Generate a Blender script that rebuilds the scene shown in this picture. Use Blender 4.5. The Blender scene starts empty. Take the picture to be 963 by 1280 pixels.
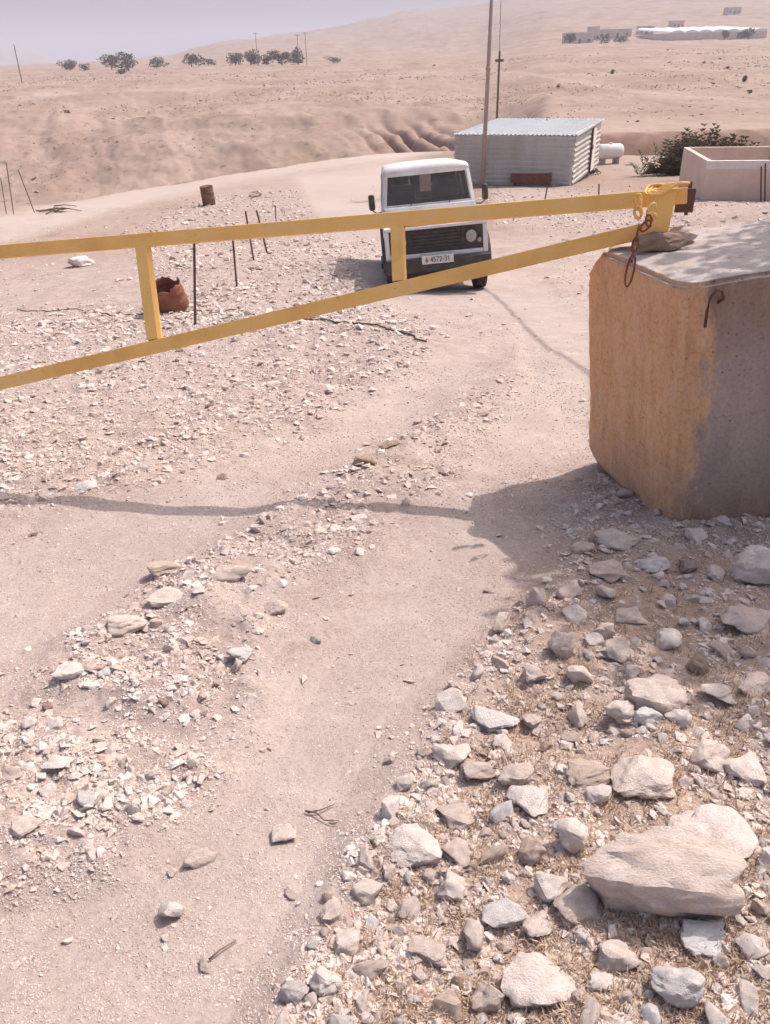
import bpy, bmesh, math, random
import numpy as np
from mathutils import Vector, Matrix
R = math.radians
rng = np.random.default_rng(11)
random.seed(5)
SC = bpy.context.scene
COL = SC.collection

# ------------------------------------------------------------------ camera
CZ = 1.6                       # camera height above the ground it stands on
PITCH, ROLL, F = R(29.7), R(1.5), 1000.0
W0, H0 = 963.0, 1280.0
fw = np.array([0, math.cos(PITCH), -math.sin(PITCH)])
up0 = np.array([0, math.sin(PITCH), math.cos(PITCH)])
rt0 = np.array([1.0, 0, 0])
rt = rt0 * math.cos(ROLL) - up0 * math.sin(ROLL)
up = up0 * math.cos(ROLL) + rt0 * math.sin(ROLL)
cd = bpy.data.cameras.new('camera'); cam = bpy.data.objects.new('camera', cd); COL.objects.link(cam)
cam.matrix_world = Matrix(((rt[0], up[0], -fw[0], 0), (rt[1], up[1], -fw[1], 0), (rt[2], up[2], -fw[2], CZ), (0, 0, 0, 1)))
cd.sensor_fit = 'VERTICAL'; cd.sensor_height = 36; cd.lens = 36 * F / H0
cd.clip_start = 0.05; cd.clip_end = 30000
SC.camera = cam

# ------------------------------------------------------------------ light
SUN = Vector((0.70, 0.50, 1.21)).normalized()
SUN_EL = math.asin(SUN.z); SUN_AZ = math.atan2(SUN.x, SUN.y)
w = bpy.data.worlds.new('World'); SC.world = w; w.use_nodes = True
nt = w.node_tree; bg = nt.nodes['Background']
sky = nt.nodes.new('ShaderNodeTexSky'); sky.sky_type = 'NISHITA'; sky.sun_disc = False
sky.sun_elevation = SUN_EL; sky.sun_rotation = SUN_AZ
sky.air_density = 1.0; sky.dust_density = 6.0; sky.ozone_density = 1.0
nt.links.new(sky.outputs[0], bg.inputs[0]); bg.inputs[1].default_value = 0.15
sl = bpy.data.lights.new('sun', 'SUN'); so = bpy.data.objects.new('sun', sl); COL.objects.link(so)
sl.energy = 3.3; sl.angle = R(0.53); sl.color = (1.0, 0.915, 0.84)
so.rotation_euler = SUN.to_track_quat('Z', 'Y').to_euler()
SC.view_settings.view_transform = 'Standard'; SC.view_settings.look = 'None'
SC.view_settings.gamma = 1.0; SC.view_settings.use_curve_mapping = False
SC.view_settings.exposure = 0.28
cy = SC.cycles
cy.max_bounces = 6; cy.diffuse_bounces = 3; cy.glossy_bounces = 2; cy.transmission_bounces = 4
cy.transparent_max_bounces = 8; cy.volume_bounces = 1
cy.use_denoising = True
try: cy.denoiser = 'OPENIMAGEDENOISE'
except Exception: pass
cy.caustics_reflective = False; cy.caustics_refractive = False

# ------------------------------------------------------------------ pixel <-> world
def proj(x, y, z):
    x = np.asarray(x, float); y = np.asarray(y, float); z = np.asarray(z, float) - CZ
    d = x * fw[0] + y * fw[1] + z * fw[2]
    u = x * rt[0] + y * rt[1] + z * rt[2]
    v = x * up[0] + y * up[1] + z * up[2]
    ds = np.where(d > 0.02, d, 0.02)
    return W0 / 2 + F * u / ds, H0 / 2 - F * v / ds, d
def ray(px, py):
    return fw + rt * ((px - W0 / 2) / F) + up * ((H0 / 2 - py) / F)
def at_y(px, py, y):                      # point of a sight line at world depth y
    r = ray(px, py); t = y / r[1]
    return Vector((r[0] * t, y, CZ + r[2] * t))

# ------------------------------------------------------------------ noise
def _h(ix, iy, s):
    n = (ix.astype(np.int64) * 374761393 + iy.astype(np.int64) * 668265263 + s * 144665) & 0xffffffff
    n = ((n ^ (n >> 13)) * 1274126177) & 0xffffffff
    return ((n ^ (n >> 16)) & 0xffff) / 65535.0
def vn(x, y, s=0):
    xi = np.floor(x); yi = np.floor(y); fx = x - xi; fy = y - yi
    fx = fx * fx * fx * (fx * (fx * 6 - 15) + 10); fy = fy * fy * fy * (fy * (fy * 6 - 15) + 10)
    xi = xi.astype(np.int64); yi = yi.astype(np.int64)
    a = _h(xi, yi, s); b = _h(xi + 1, yi, s); c = _h(xi, yi + 1, s); d = _h(xi + 1, yi + 1, s)
    return (a + (b - a) * fx) * (1 - fy) + (c + (d - c) * fx) * fy - 0.5
def fbm(x, y, s=0, o=4, g=0.5):
    t = 0; a = 1; f = 1.0
    for i in range(o):
        t = t + a * vn(x * f + 17.3 * i, y * f - 9.1 * i, s + i); a *= g; f *= 2.03
    return t
def sst(x, a, b):
    t = np.clip((x - a) / (b - a), 0, 1); return t * t * (3 - 2 * t)

# ------------------------------------------------------------------ zones (their outlines on the ground)
def polymask(px, py, poly, soft):
    P = np.array(poly, float); n = len(P)
    inside = np.zeros(px.shape, bool); dmin = np.full(px.shape, 1e9)
    for i in range(n):
        x1, y1 = P[i]; x2, y2 = P[(i + 1) % n]
        c = ((y1 > py) != (y2 > py)) & (px < (x2 - x1) * (py - y1) / (y2 - y1 + 1e-9) + x1)
        inside ^= c
        ex, ey = x2 - x1, y2 - y1
        t = np.clip(((px - x1) * ex + (py - y1) * ey) / (ex * ex + ey * ey + 1e-9), 0, 1)
        dmin = np.minimum(dmin, np.hypot(px - x1 - t * ex, py - y1 - t * ey))
    sd = np.where(inside, dmin, -dmin)
    return np.clip(0.5 + sd / (2 * soft), 0, 1)
TRACKS = [([(-300, 330), (0, 268), (120, 245), (250, 217), (350, 198), (480, 187), (560, 187), (490, 203), (400, 212), (300, 230), (180, 254), (0, 306), (-300, 400)], 5),
          ([(362, 215), (490, 200), (480, 300), (610, 310), (745, 400), (745, 560), (600, 590), (520, 560), (660, 470), (640, 400), (480, 380), (420, 300), (385, 260)], 10),
          ([(-400, 780), (0, 680), (200, 620), (400, 520), (560, 440), (640, 430), (520, 530), (350, 620), (180, 740), (0, 840), (-400, 980)], 18),
          ([(-400, 1700), (-400, 1250), (0, 1120), (170, 1080), (330, 930), (400, 800), (520, 690), (620, 620), (700, 700), (600, 800), (500, 900), (420, 1050), (300, 1280), (200, 1700)], 22)]
RUBBLE = [([(-300, 480), (0, 400), (160, 385), (240, 360), (480, 300), (470, 380), (560, 425), (470, 500), (300, 570), (100, 625), (0, 645), (-300, 720)], 14),
          ([(150, 300), (270, 236), (370, 222), (395, 285), (470, 300), (470, 350), (200, 345)], 10),
          ([(340, 640), (480, 545), (650, 470), (650, 500), (560, 600), (480, 670), (330, 740), (330, 880), (250, 905), (40, 870), (60, 820), (200, 700)], 16),
          ([(-500, 900), (100, 900), (200, 930), (290, 965), (150, 1090), (0, 1120), (-500, 1300)], 16),
          ([(760, 560), (1500, 640), (1500, 1900), (250, 1900), (340, 1280), (430, 1080), (520, 960), (545, 860), (690, 710)], 22),
          ([(612, 232), (700, 236), (860, 250), (1300, 232), (1300, 300), (800, 296), (620, 280)], 8)]
GRASSZ = [([(640, 730), (720, 690), (780, 600), (1500, 640), (1500, 1900), (330, 1900), (400, 1270), (480, 1070), (570, 920), (600, 830)], 46)]
PATHS = [([(600, 86), (660, 90), (700, 97), (780, 110), (850, 118), (975, 127), (975, 130), (850, 122), (780, 114), (700, 101), (660, 93), (600, 89)], 1.2), ([(20, 120), (150, 112), (300, 108), (470, 96), (470, 99), (300, 111), (150, 116), (20, 124)], 1.2)]
SCAR = [([(478, 150), (492, 152), (560, 165), (590, 158), (590, 182), (500, 180)], 4)]
def zone(px, py, Z):
    m = np.zeros(px.shape)
    for poly, s in Z: m = np.maximum(m, polymask(px, py, poly, s))
    return m

# ------------------------------------------------------------------ terrain
NY = np.array([-60, -10, 0, 13.2, 20, 33, 41, 60, 90]); NZ = np.array([6.0, 1.2, 0, -1.76, -2.4, -3.2, -3.68, -4.2, -5.2])
FY = np.array([0, 60, 95, 108, 116, 119, 133, 136.5, 150, 200, 300, 420, 520, 700, 9000.]); FZ = np.array([-11.5, -11.8, -11.4, -10.2, -9.5, -8.5, -7.6, -6.4, -5.9, -4.0, -2.4, -.6, 0.0, 0.5, 0.5])
GY = np.array([0, 55, 56.5, 57.5, 59.2, 110, 150, 200, 300, 400, 520, 700, 9000.]); GZ = np.array([-6.2, -6.2, -6.1, -5.7, -3.3, -3.9, -3.2, -2.2, .2, 2.6, 5.5, 12, 12.])
def smooth_interp(y, X, Z, k):
    return (np.interp(y - k, X, Z) + 2 * np.interp(y, X, Z) + np.interp(y + k, X, Z)) / 4
def terrain(x, y, detail=True):
    x = np.asarray(x, float); y = np.asarray(y, float)
    yy = np.maximum(y, 1.0)
    a = x / yy
    near = smooth_interp(y, NY, NZ, np.clip(y * .12, .5, 4)) + 0.045 * np.where(x > 0, .25 * np.minimum(x, 6), np.maximum(x, -14)) * (1 - .6 * sst(y, 25, 50)) * (1 - sst(y, 60, 120))
    near = near + fbm(x * .22, y * .22, 3, 3) * .16 * sst(y, 7, 22)
    # low mound of rubble along the left of the road beyond the barrier
    near = near + .28 * np.exp(-(((x + 2.6) / 3.0) ** 2 + ((y - 15.5) / 5.0) ** 2))
    near = near + .42 * np.exp(-(((x - 10.2) / 3.0) ** 2 + ((y - 21.8) / 1.7) ** 2))
    rim = 60 + 1.45 * np.clip(x, -18, 0) + 3 * fbm(x * .08, y * .05, 9, 3)
    rim = rim - 9 * sst(x, 9, 16)
    s = sst(y, rim, rim + 13 - 8 * sst(x, 9, 14))
    wr = sst(a, .10, .2)
    yw = y + (9 * fbm(x * .045, y * .02, 19, 4, .6)) * sst(y, 70, 110) * (1 - sst(y, 200, 300))
    far = smooth_interp(yw, FY, FZ, np.clip((y - 60) * .02, .6, 40))
    far = far + fbm(x * .03, y * .03, 21, 4) * 1.6 * sst(y, 60, 110) * (1 - .65 * sst(y, 150, 230))
    # stream-cut flutes down the far bank
    fl = np.abs(fbm(x * .11 + .03 * y, y * .02, 31, 3)); far = far + fbm(x * .35, y * .35, 35, 4, .6) * .5 * sst(y, 80, 110) - (0.35 - np.minimum(fl, .35)) * 1.5 * sst(y, 84, 100) * (1 - sst(y, 138, 160))
    sc = np.exp(-(((x - 5.5) / 6.5) ** 2 + ((y - 119 + .6 * (x - 5.5)) / 8.5) ** 2) * 1.2)
    rid = np.abs(np.sin((x + .30 * (y - 118)) * 1.05 + 1.6 * fbm(x * .15, y * .1, 44, 2)))
    far = far - sc * (2.6 * (1 - rid) ** 1.6 + .5)
    frt = smooth_interp(y, GY, GZ, np.clip((y - 80) * .1, .2, 40))
    frt = frt + fbm(x * .03, y * .03, 61, 4) * 1.0 * sst(y, 74, 110) + fbm(x * .35, y * .35, 65, 4, .6) * .35 * sst(y, 60, 110)
    far = far * (1 - wr) + frt * wr
    z = near * (1 - s) + far * s
    # long far hillside, rising to the right
    e = np.interp(a, [-.8, -.33, -.22, -.17, -.09, -.02, .03, .13, .24, .4, .8], [.0, .0, .35, .95, 1.35, 1.75, 2.2, 2.65, 3.0, 3.35, 3.6])
    hr = np.tan(np.radians(e)) * 1650
    hill = hr * sst(y, 480, 1750) * (1 - .6 * sst(y, 1750, 3500))
    hill = hill * (1 + .10 * fbm(x * .006, y * .006, 71, 4)) + sst(y, 520, 900) * 4.5 * fbm(x * .012, y * .012, 81, 4)
    z = z + hill * sst(a, -.5, -.25)
    # faint far range on the left
    z = z + sst(y, 2800, 4200) * (1 - sst(a, -.37, -.33)) * (74 + 26 * fbm(x * .0022, y * .001, 91, 4))
    if detail:
        px, py, d = proj(x, y, z)
        ok = d > .3
        tr = np.where(ok, zone(px, py, TRACKS), 0.); ru = np.where(ok, zone(px, py, RUBBLE), 0.)
        nearw = (1 - sst(y, 26, 50))
        # two worn wheel tracks lie lower than the stony strip between them
        z = z - tr * .035 * nearw + ru * .02 * nearw
        z = z + nearw * (fbm(x * 1.6, y * 1.6, 5, 2) * .035 + (1 - .45 * tr) * (fbm(x * 5, y * 5, 6, 3) * (.014 + .026 * ru))
                         + (1 - .4 * tr) * fbm(x * 22, y * 22, 7, 2) * (.0025 + .009 * ru))
    return z
def gz(x, y): return float(terrain(np.array([x]), np.array([y]))[0])
_hy = np.concatenate([np.linspace(.5, 8, 500), np.geomspace(8.05, 600, 900)])
def hit(px, py):
    r = ray(px, py); t = _hy / r[1]
    z = CZ + r[2] * t; g = terrain(r[0] * t, _hy)
    b = np.nonzero(z <= g)[0]
    i = b[0] if len(b) else len(_hy) - 1
    i0 = max(i - 1, 0); d0 = z[i0] - g[i0]; d1 = g[i] - z[i]
    k = d0 / (d0 + d1 + 1e-9) if i else 0
    y = _hy[i0] + (_hy[i] - _hy[i0]) * k; tt = y / r[1]
    return Vector((r[0] * tt, y, gz(r[0] * tt, y)))
def hits(px, py):
    """vectorised sight lines to the ground"""
    r = fw[None] + rt[None] * ((px - W0 / 2) / F)[:, None] + up[None] * ((H0 / 2 - py) / F)[:, None]
    lo = np.full(len(px), .3); hi = np.full(len(px), 45.)
    for _ in range(26):
        m = (lo + hi) / 2; t = m / r[:, 1]
        above = CZ + r[:, 2] * t > terrain(r[:, 0] * t, m, False)
        lo = np.where(above, m, lo); hi = np.where(above, hi, m)
    x = r[:, 0] * lo / r[:, 1]
    return x, lo
def at_px(px, y):                        # ground point at depth y below image column px
    x0 = (px - W0 / 2) / F * y
    for _ in range(6):
        q = proj(x0, y, gz(x0, y)); x0 -= (float(q[0]) - px) / F * float(q[2])
    return Vector((x0, y, gz(x0, y)))

# ------------------------------------------------------------------ materials
class NB:
    def __init__(s, name):
        s.m = bpy.data.materials.new(name); s.m.use_nodes = True; s.t = s.m.node_tree
        s.b = s.t.nodes['Principled BSDF']; s._co = None
    def n(s, typ, **k):
        o = s.t.nodes.new(typ)
        for a, v in k.items(): setattr(o, a, v)
        return o
    def l(s, a, b): s.t.links.new(a, b)
    def co(s, kind='Object'):
        if s._co is None: s._co = s.n('ShaderNodeTexCoord')
        return s._co.outputs[kind]
    def noise(s, scale, detail=4, rough=.55, vec=None, stretch=None, dist=0):
        o = s.n('ShaderNodeTexNoise'); o.inputs['Scale'].default_value = scale; o.inputs['Detail'].default_value = detail
        o.inputs['Roughness'].default_value = rough; o.inputs['Distortion'].default_value = dist
        v = vec or s.co()
        if stretch:
            mp = s.n('ShaderNodeMapping'); mp.inputs['Scale'].default_value = stretch; s.l(v, mp.inputs['Vector']); v = mp.outputs[0]
        s.l(v, o.inputs['Vector']); return o.outputs[0]
    def voro(s, scale, feature='F1', vec=None):
        o = s.n('ShaderNodeTexVoronoi', feature=feature); o.inputs['Scale'].default_value = scale; s.l(vec or s.co(), o.inputs['Vector']); return o
    def ramp(s, fac, stops, interp='LINEAR'):
        o = s.n('ShaderNodeValToRGB'); o.color_ramp.interpolation = interp
        e = o.color_ramp.elements
        while len(e) < len(stops): e.new(.5)
        for i, (p, c) in enumerate(stops):
            e[i].position = p; e[i].color = (*c, 1) if len(c) == 3 else c
        s.l(fac, o.inputs[0]); return o.outputs[0]
    def mix(s, fac, a, b, mode='MIX'):
        o = s.n('ShaderNodeMix', data_type='RGBA', blend_type=mode)
        for sock, v in ((o.inputs[0], fac), (o.inputs[6], a), (o.inputs[7], b)):
            if isinstance(v, (int, float)): sock.default_value = v
            elif isinstance(v, tuple): sock.default_value = (*v, 1) if len(v) == 3 else v
            else: s.l(v, sock)
        return o.outputs[2]
    def math(s, op, a, b=0.5, clamp=False):
        o = s.n('ShaderNodeMath', operation=op, use_clamp=clamp)
        for sock, v in ((o.inputs[0], a), (o.inputs[1], b)):
            if isinstance(v, (int, float)): sock.default_value = v
            else: s.l(v, sock)
        return o.outputs[0]
    def bump(s, h, strength=.5, dist=.01, prev=None):
        o = s.n('ShaderNodeBump'); o.inputs['Strength'].default_value = strength; o.inputs['Distance'].default_value = dist
        s.l(h, o.inputs['Height'])
        if prev is not None: s.l(prev, o.inputs['Normal'])
        s.l(o.outputs[0], s.b.inputs['Normal']); return o.outputs[0]
    def fin(s, col=None, rough=.9, metal=0, spec=.25):
        if col is not None:
            if isinstance(col, tuple): s.b.inputs['Base Color'].default_value = (*col, 1)
            else: s.l(col, s.b.inputs['Base Color'])
        if isinstance(rough, (int, float)): s.b.inputs['Roughness'].default_value = rough
        else: s.l(rough, s.b.inputs['Roughness'])
        s.b.inputs['Metallic'].default_value = metal; s.b.inputs['Specular IOR Level'].default_value = spec
        return s.m
M = {}
def mat_ground():
    k = NB('stony_ground')
    def at(n): a = k.n('ShaderNodeAttribute'); a.attribute_name = n; return a.outputs['Fac']
    soil, track, scar, far = at('soil'), at('track'), at('scar'), at('far')
    n1 = k.noise(1.3, 6, .6); n2 = k.noise(9, 6, .65); n3 = k.noise(70, 5, .7)
    base = k.ramp(n1, [(.32, (.33, .26, .235)), (.5, (.395, .32, .292)), (.66, (.445, .37, .34))])
    n5 = k.noise(3.2, 7, .68, dist=.6); base = k.mix(k.ramp(n5, [(.40, (0, 0, 0)), (.62, (.6, .6, .6))]), base, (.53, .445, .41))
    base = k.mix(k.ramp(n2, [(.38, (0, 0, 0)), (.66, (.75, .75, .75))]), base, (.36, .275, .245))
    spk = k.ramp(n3, [(.36, (.72, .70, .68)), (.5, (1, 1, 1)), (.66, (1.08, 1.08, 1.08))])
    base = k.mix(.8, base, spk, 'MULTIPLY')
    vo = k.voro(55); grit = k.ramp(vo.outputs['Color'], [(.0, (.80, .77, .75)), (1, (1.12, 1.1, 1.1))])
    base = k.mix(.55, base, grit, 'MULTIPLY')
    base = k.mix(k.math('MULTIPLY', track, .42), base, k.mix(.35, (.45, .375, .345), spk, 'MULTIPLY'))
    sc = k.ramp(k.noise(26, 6, .7), [(.3, (.26, .165, .12)), (.5, (.38, .275, .215)), (.7, (.46, .365, .31))])
    base = k.mix(soil, base, sc)
    # far slopes: bare tan earth with paler benches and darker scrub
    fn = k.noise(.09, 8, .62, stretch=(1, .45, 2.2)); f2 = k.noise(.9, 5, .7, stretch=(1, .5, 1)); f3 = k.noise(.012, 5, .6)
    fc = k.ramp(fn, [(.28, (.24, .165, .13)), (.48, (.325, .235, .195)), (.7, (.40, .305, .26))])
    fc = k.mix(k.ramp(f2, [(.52, (0, 0, 0)), (.68, (.65, .65, .65))]), fc, (.22, .15, .115))
    fc = k.mix(k.ramp(f3, [(.4, (0, 0, 0)), (.7, (.5, .5, .5))]), fc, (.37, .295, .235))
    st_ = k.noise(.16, 6, .6, stretch=(.35, .35, 7)); fc = k.mix(k.ramp(st_, [(.5, (0, 0, 0)), (.66, (.55, .55, .55))]), fc, (.24, .17, .135)); sp = k.voro(.35); fc = k.mix(k.ramp(sp.outputs['Distance'], [(.10, (.6, .6, .6)), (.2, (0, 0, 0))]), fc, (.15, .12, .09))
    base = k.mix(far, base, fc)
    ft = k.math('MULTIPLY', far, track); base = k.mix(ft, base, (.46, .38, .345))
    base = k.mix(scar, base, k.ramp(k.noise(.8, 4, .6), [(.35, (.22, .115, .075)), (.65, (.34, .215, .165))]))
    b1 = k.bump(n3, .5, .008); b2 = k.bump(n2, .35, .015, b1); k.bump(k.noise(240, 3, .7), .4, .003, b2)
    return k.fin(base, .95, spec=.1)
M['ground'] = mat_ground()
def mat_stone(name, a, b, c, isl=False, sc=1.0):
    k = NB(name)
    oi = k.n('ShaderNodeObjectInfo')
    geo = k.n('ShaderNodeNewGeometry')
    add = k.n('ShaderNodeVectorMath', operation='ADD'); k.l(k.co(), add.inputs[0]); k.l(oi.outputs['Random'], add.inputs[1])
    v = add.outputs[0]
    n1 = k.noise(5 * sc, 6, .6, v); n2 = k.noise(38 * sc, 6, .7, v); n3 = k.noise(150 * sc, 3, .7, v)
    col = k.ramp(n1, [(.3, a), (.5, b), (.68, c)])
    col = k.mix(.75, col, k.ramp(n2, [(.3, (.72, .68, .64)), (.5, (1, 1, 1)), (.7, (1.1, 1.1, 1.1))]), 'MULTIPLY')
    rnd = geo.outputs['Random Per Island'] if isl else oi.outputs['Random']
    col = k.mix(1.0, col, k.ramp(rnd, [(0, (.84, .78, .75)), (.3, (.94, .91, .89)), (.65, (1.02, 1.01, 1.01)), (1, (1.1, 1.12, 1.14))]), 'MULTIPLY')
    b1 = k.bump(n2, .7, .012 / sc); k.bump(n3, .35, .003, b1)
    return k.fin(col, .93, spec=.12)
M['limestone'] = mat_stone('pale_limestone', (.62, .52, .465), (.72, .625, .575), (.79, .71, .665))
M['gravel'] = mat_stone('crushed_limestone', (.52, .43, .385), (.62, .53, .485), (.70, .615, .575), True)
M['scree'] = mat_stone('slope_stones', (.22, .155, .12), (.33, .25, .205), (.44, .35, .30), True)
M['bluestone'] = mat_stone('grey_limestone', (.56, .52, .51), (.66, .62, .61), (.74, .70, .69))
M['tanstone'] = mat_stone('tan_limestone', (.52, .415, .355), (.62, .515, .455), (.70, .60, .54))
M['brownstone'] = mat_stone('brown_chert', (.32, .225, .175), (.40, .295, .24), (.48, .37, .31))
def mat_paint(name, col, worn, amt=.35, rough=.5, scale=8, stretch=None):
    k = NB(name)
    n = k.noise(scale, 7, .65, stretch=stretch); n2 = k.noise(scale * 9, 4, .7)
    c = k.mix(k.ramp(n, [(.5 - amt * .2, (0, 0, 0)), (.5 + amt * .6, (.9, .9, .9))]), col, worn)
    c = k.mix(.5, c, k.ramp(n2, [(.3, (.85, .84, .83)), (.6, (1, 1, 1))]), 'MULTIPLY')
    k.bump(n2, .15, .002)
    return k.fin(c, rough, spec=.35)
def mat_gate():
    k = NB('yellow_gate_paint')
    n1 = k.noise(4, 6, .6); n2 = k.noise(30, 6, .75); n3 = k.noise(160, 3, .7)
    c = k.ramp(n1, [(.3, (.76, .43, .125)), (.5, (.88, .53, .165)), (.7, (.86, .56, .23))])
    c = k.mix(k.ramp(n2, [(.655, (0, 0, 0)), (.68, (.8, .8, .8))]), c, (.34, .17, .085))
    c = k.mix(.5, c, k.ramp(n3, [(.3, (.84, .82, .8)), (.6, (1, 1, 1))]), 'MULTIPLY')
    k.bump(n2, .25, .002)
    return k.fin(c, .5, spec=.3)
M['yellow'] = mat_gate()
M['rust'] = mat_paint('rusty_steel', (.20, .075, .045), (.32, .15, .095), .5, .85, 6)
M['rustdark'] = mat_paint('dark_rusty_steel', (.12, .06, .045), (.2, .11, .08), .5, .85, 12)
M['brown_barrel'] = mat_paint('brown_barrel_steel', (.15, .085, .05), (.25, .15, .10), .5, .8, 5)
M['white_paint'] = mat_paint('dusty_white_paint', (.72, .70, .70), (.60, .55, .52), .25, .38, 3)
M['black_plastic'] = mat_paint('sun_bleached_black_plastic', (.055, .046, .042), (.11, .09, .078), .4, .6, 10)
M['seat'] = mat_paint('dark_seat_fabric', (.10, .085, .08), (.13, .11, .10), .3, .9, 20)
M['rubber'] = mat_paint('dusty_rubber', (.03, .028, .027), (.13, .10, .085), .3, .9, 9)
M['wheel'] = mat_paint('wheel_steel', (.40, .38, .37), (.25, .21, .19), .5, .5, 9)
M['sheet'] = mat_paint('galvanised_sheet', (.88, .85, .82), (.74, .67, .61), .3, .45, 1.2, (1, 1, .3))
M['roofsheet'] = mat_paint('roof_sheet', (.66, .69, .75), (.58, .58, .61), .35, .42, .7)
M['render'] = mat_paint('dusty_plaster_wall', (.68, .52, .44), (.56, .42, .35), .4, .92, 1.5)
M['whitewash'] = mat_paint('whitewash', (.72, .68, .66), (.60, .54, .50), .3, .85, 2)
M['wood'] = mat_paint('weathered_wood', (.16, .11, .085), (.25, .18, .14), .5, .9, 9, (1, 1, .15))
M['galv'] = mat_paint('dull_pole_steel', (.42, .34, .30), (.33, .26, .23), .5, .6, 3)
M['cable'] = mat_paint('black_cable_sheath', (.06, .045, .04), (.12, .09, .075), .4, .8, 9)
M['postiron'] = mat_paint('rebar_iron', (.10, .06, .05), (.16, .10, .08), .5, .85, 12)
M['plate'] = mat_paint('plate_white', (.70, .68, .64), (.6, .56, .52), .2, .4, 20)
M['plateink'] = mat_paint('plate_ink', (.05, .06, .05), (.09, .09, .07), .2, .5, 20)
M['lamp_glass'] = mat_paint('headlight_glass', (.42, .40, .38), (.28, .25, .22), .3, .15, 30)
M['farwhite'] = mat_paint('far_white_cover', (.80, .80, .82), (.72, .72, .74), .3, .7, .1)
M['farwall'] = mat_paint('far_block_wall', (.66, .58, .53), (.56, .47, .42), .3, .9, .3)
M['fardark'] = mat_paint('far_dark_opening', (.22, .18, .16), (.28, .23, .2), .3, .9, .5)
def mat_leaf(name, c1, c2):
    k = NB(name); g = k.n('ShaderNodeNewGeometry')
    k.fin(k.ramp(g.outputs['Random Per Island'], [(0, c1), (1, c2)]), .8, spec=.12)
    return k.m
M['leaf'] = mat_leaf('scrub_leaf', (.075, .075, .045), (.15, .135, .09))
M['palmleaf'] = mat_leaf('palm_leaf', (.10, .09, .06), (.20, .175, .12))
M['hazed_leaf'] = mat_leaf('hazed_leaf', (.12, .11, .085), (.21, .185, .145))  # leaf colour lightened so distant crowns look faded by haze
M['straw'] = mat_leaf('dry_straw', (.34, .22, .155), (.62, .48, .37))
M['bark'] = mat_paint('bark', (.12, .08, .06), (.18, .13, .10), .5, .95, 9)
def mat_glass():
    k = NB('windscreen_glass')
    k.b.inputs['Transmission Weight'].default_value = .84; k.b.inputs['IOR'].default_value = 1.02
    n = k.noise(6, 5, .6)
    return k.fin(k.ramp(n, [(.3, (.48, .44, .42)), (.7, (.64, .59, .56))]), k.ramp(n, [(.3, (.04, .04, .04)), (.8, (.2, .2, .2))]), spec=.5)
M['glass'] = mat_glass()
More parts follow.
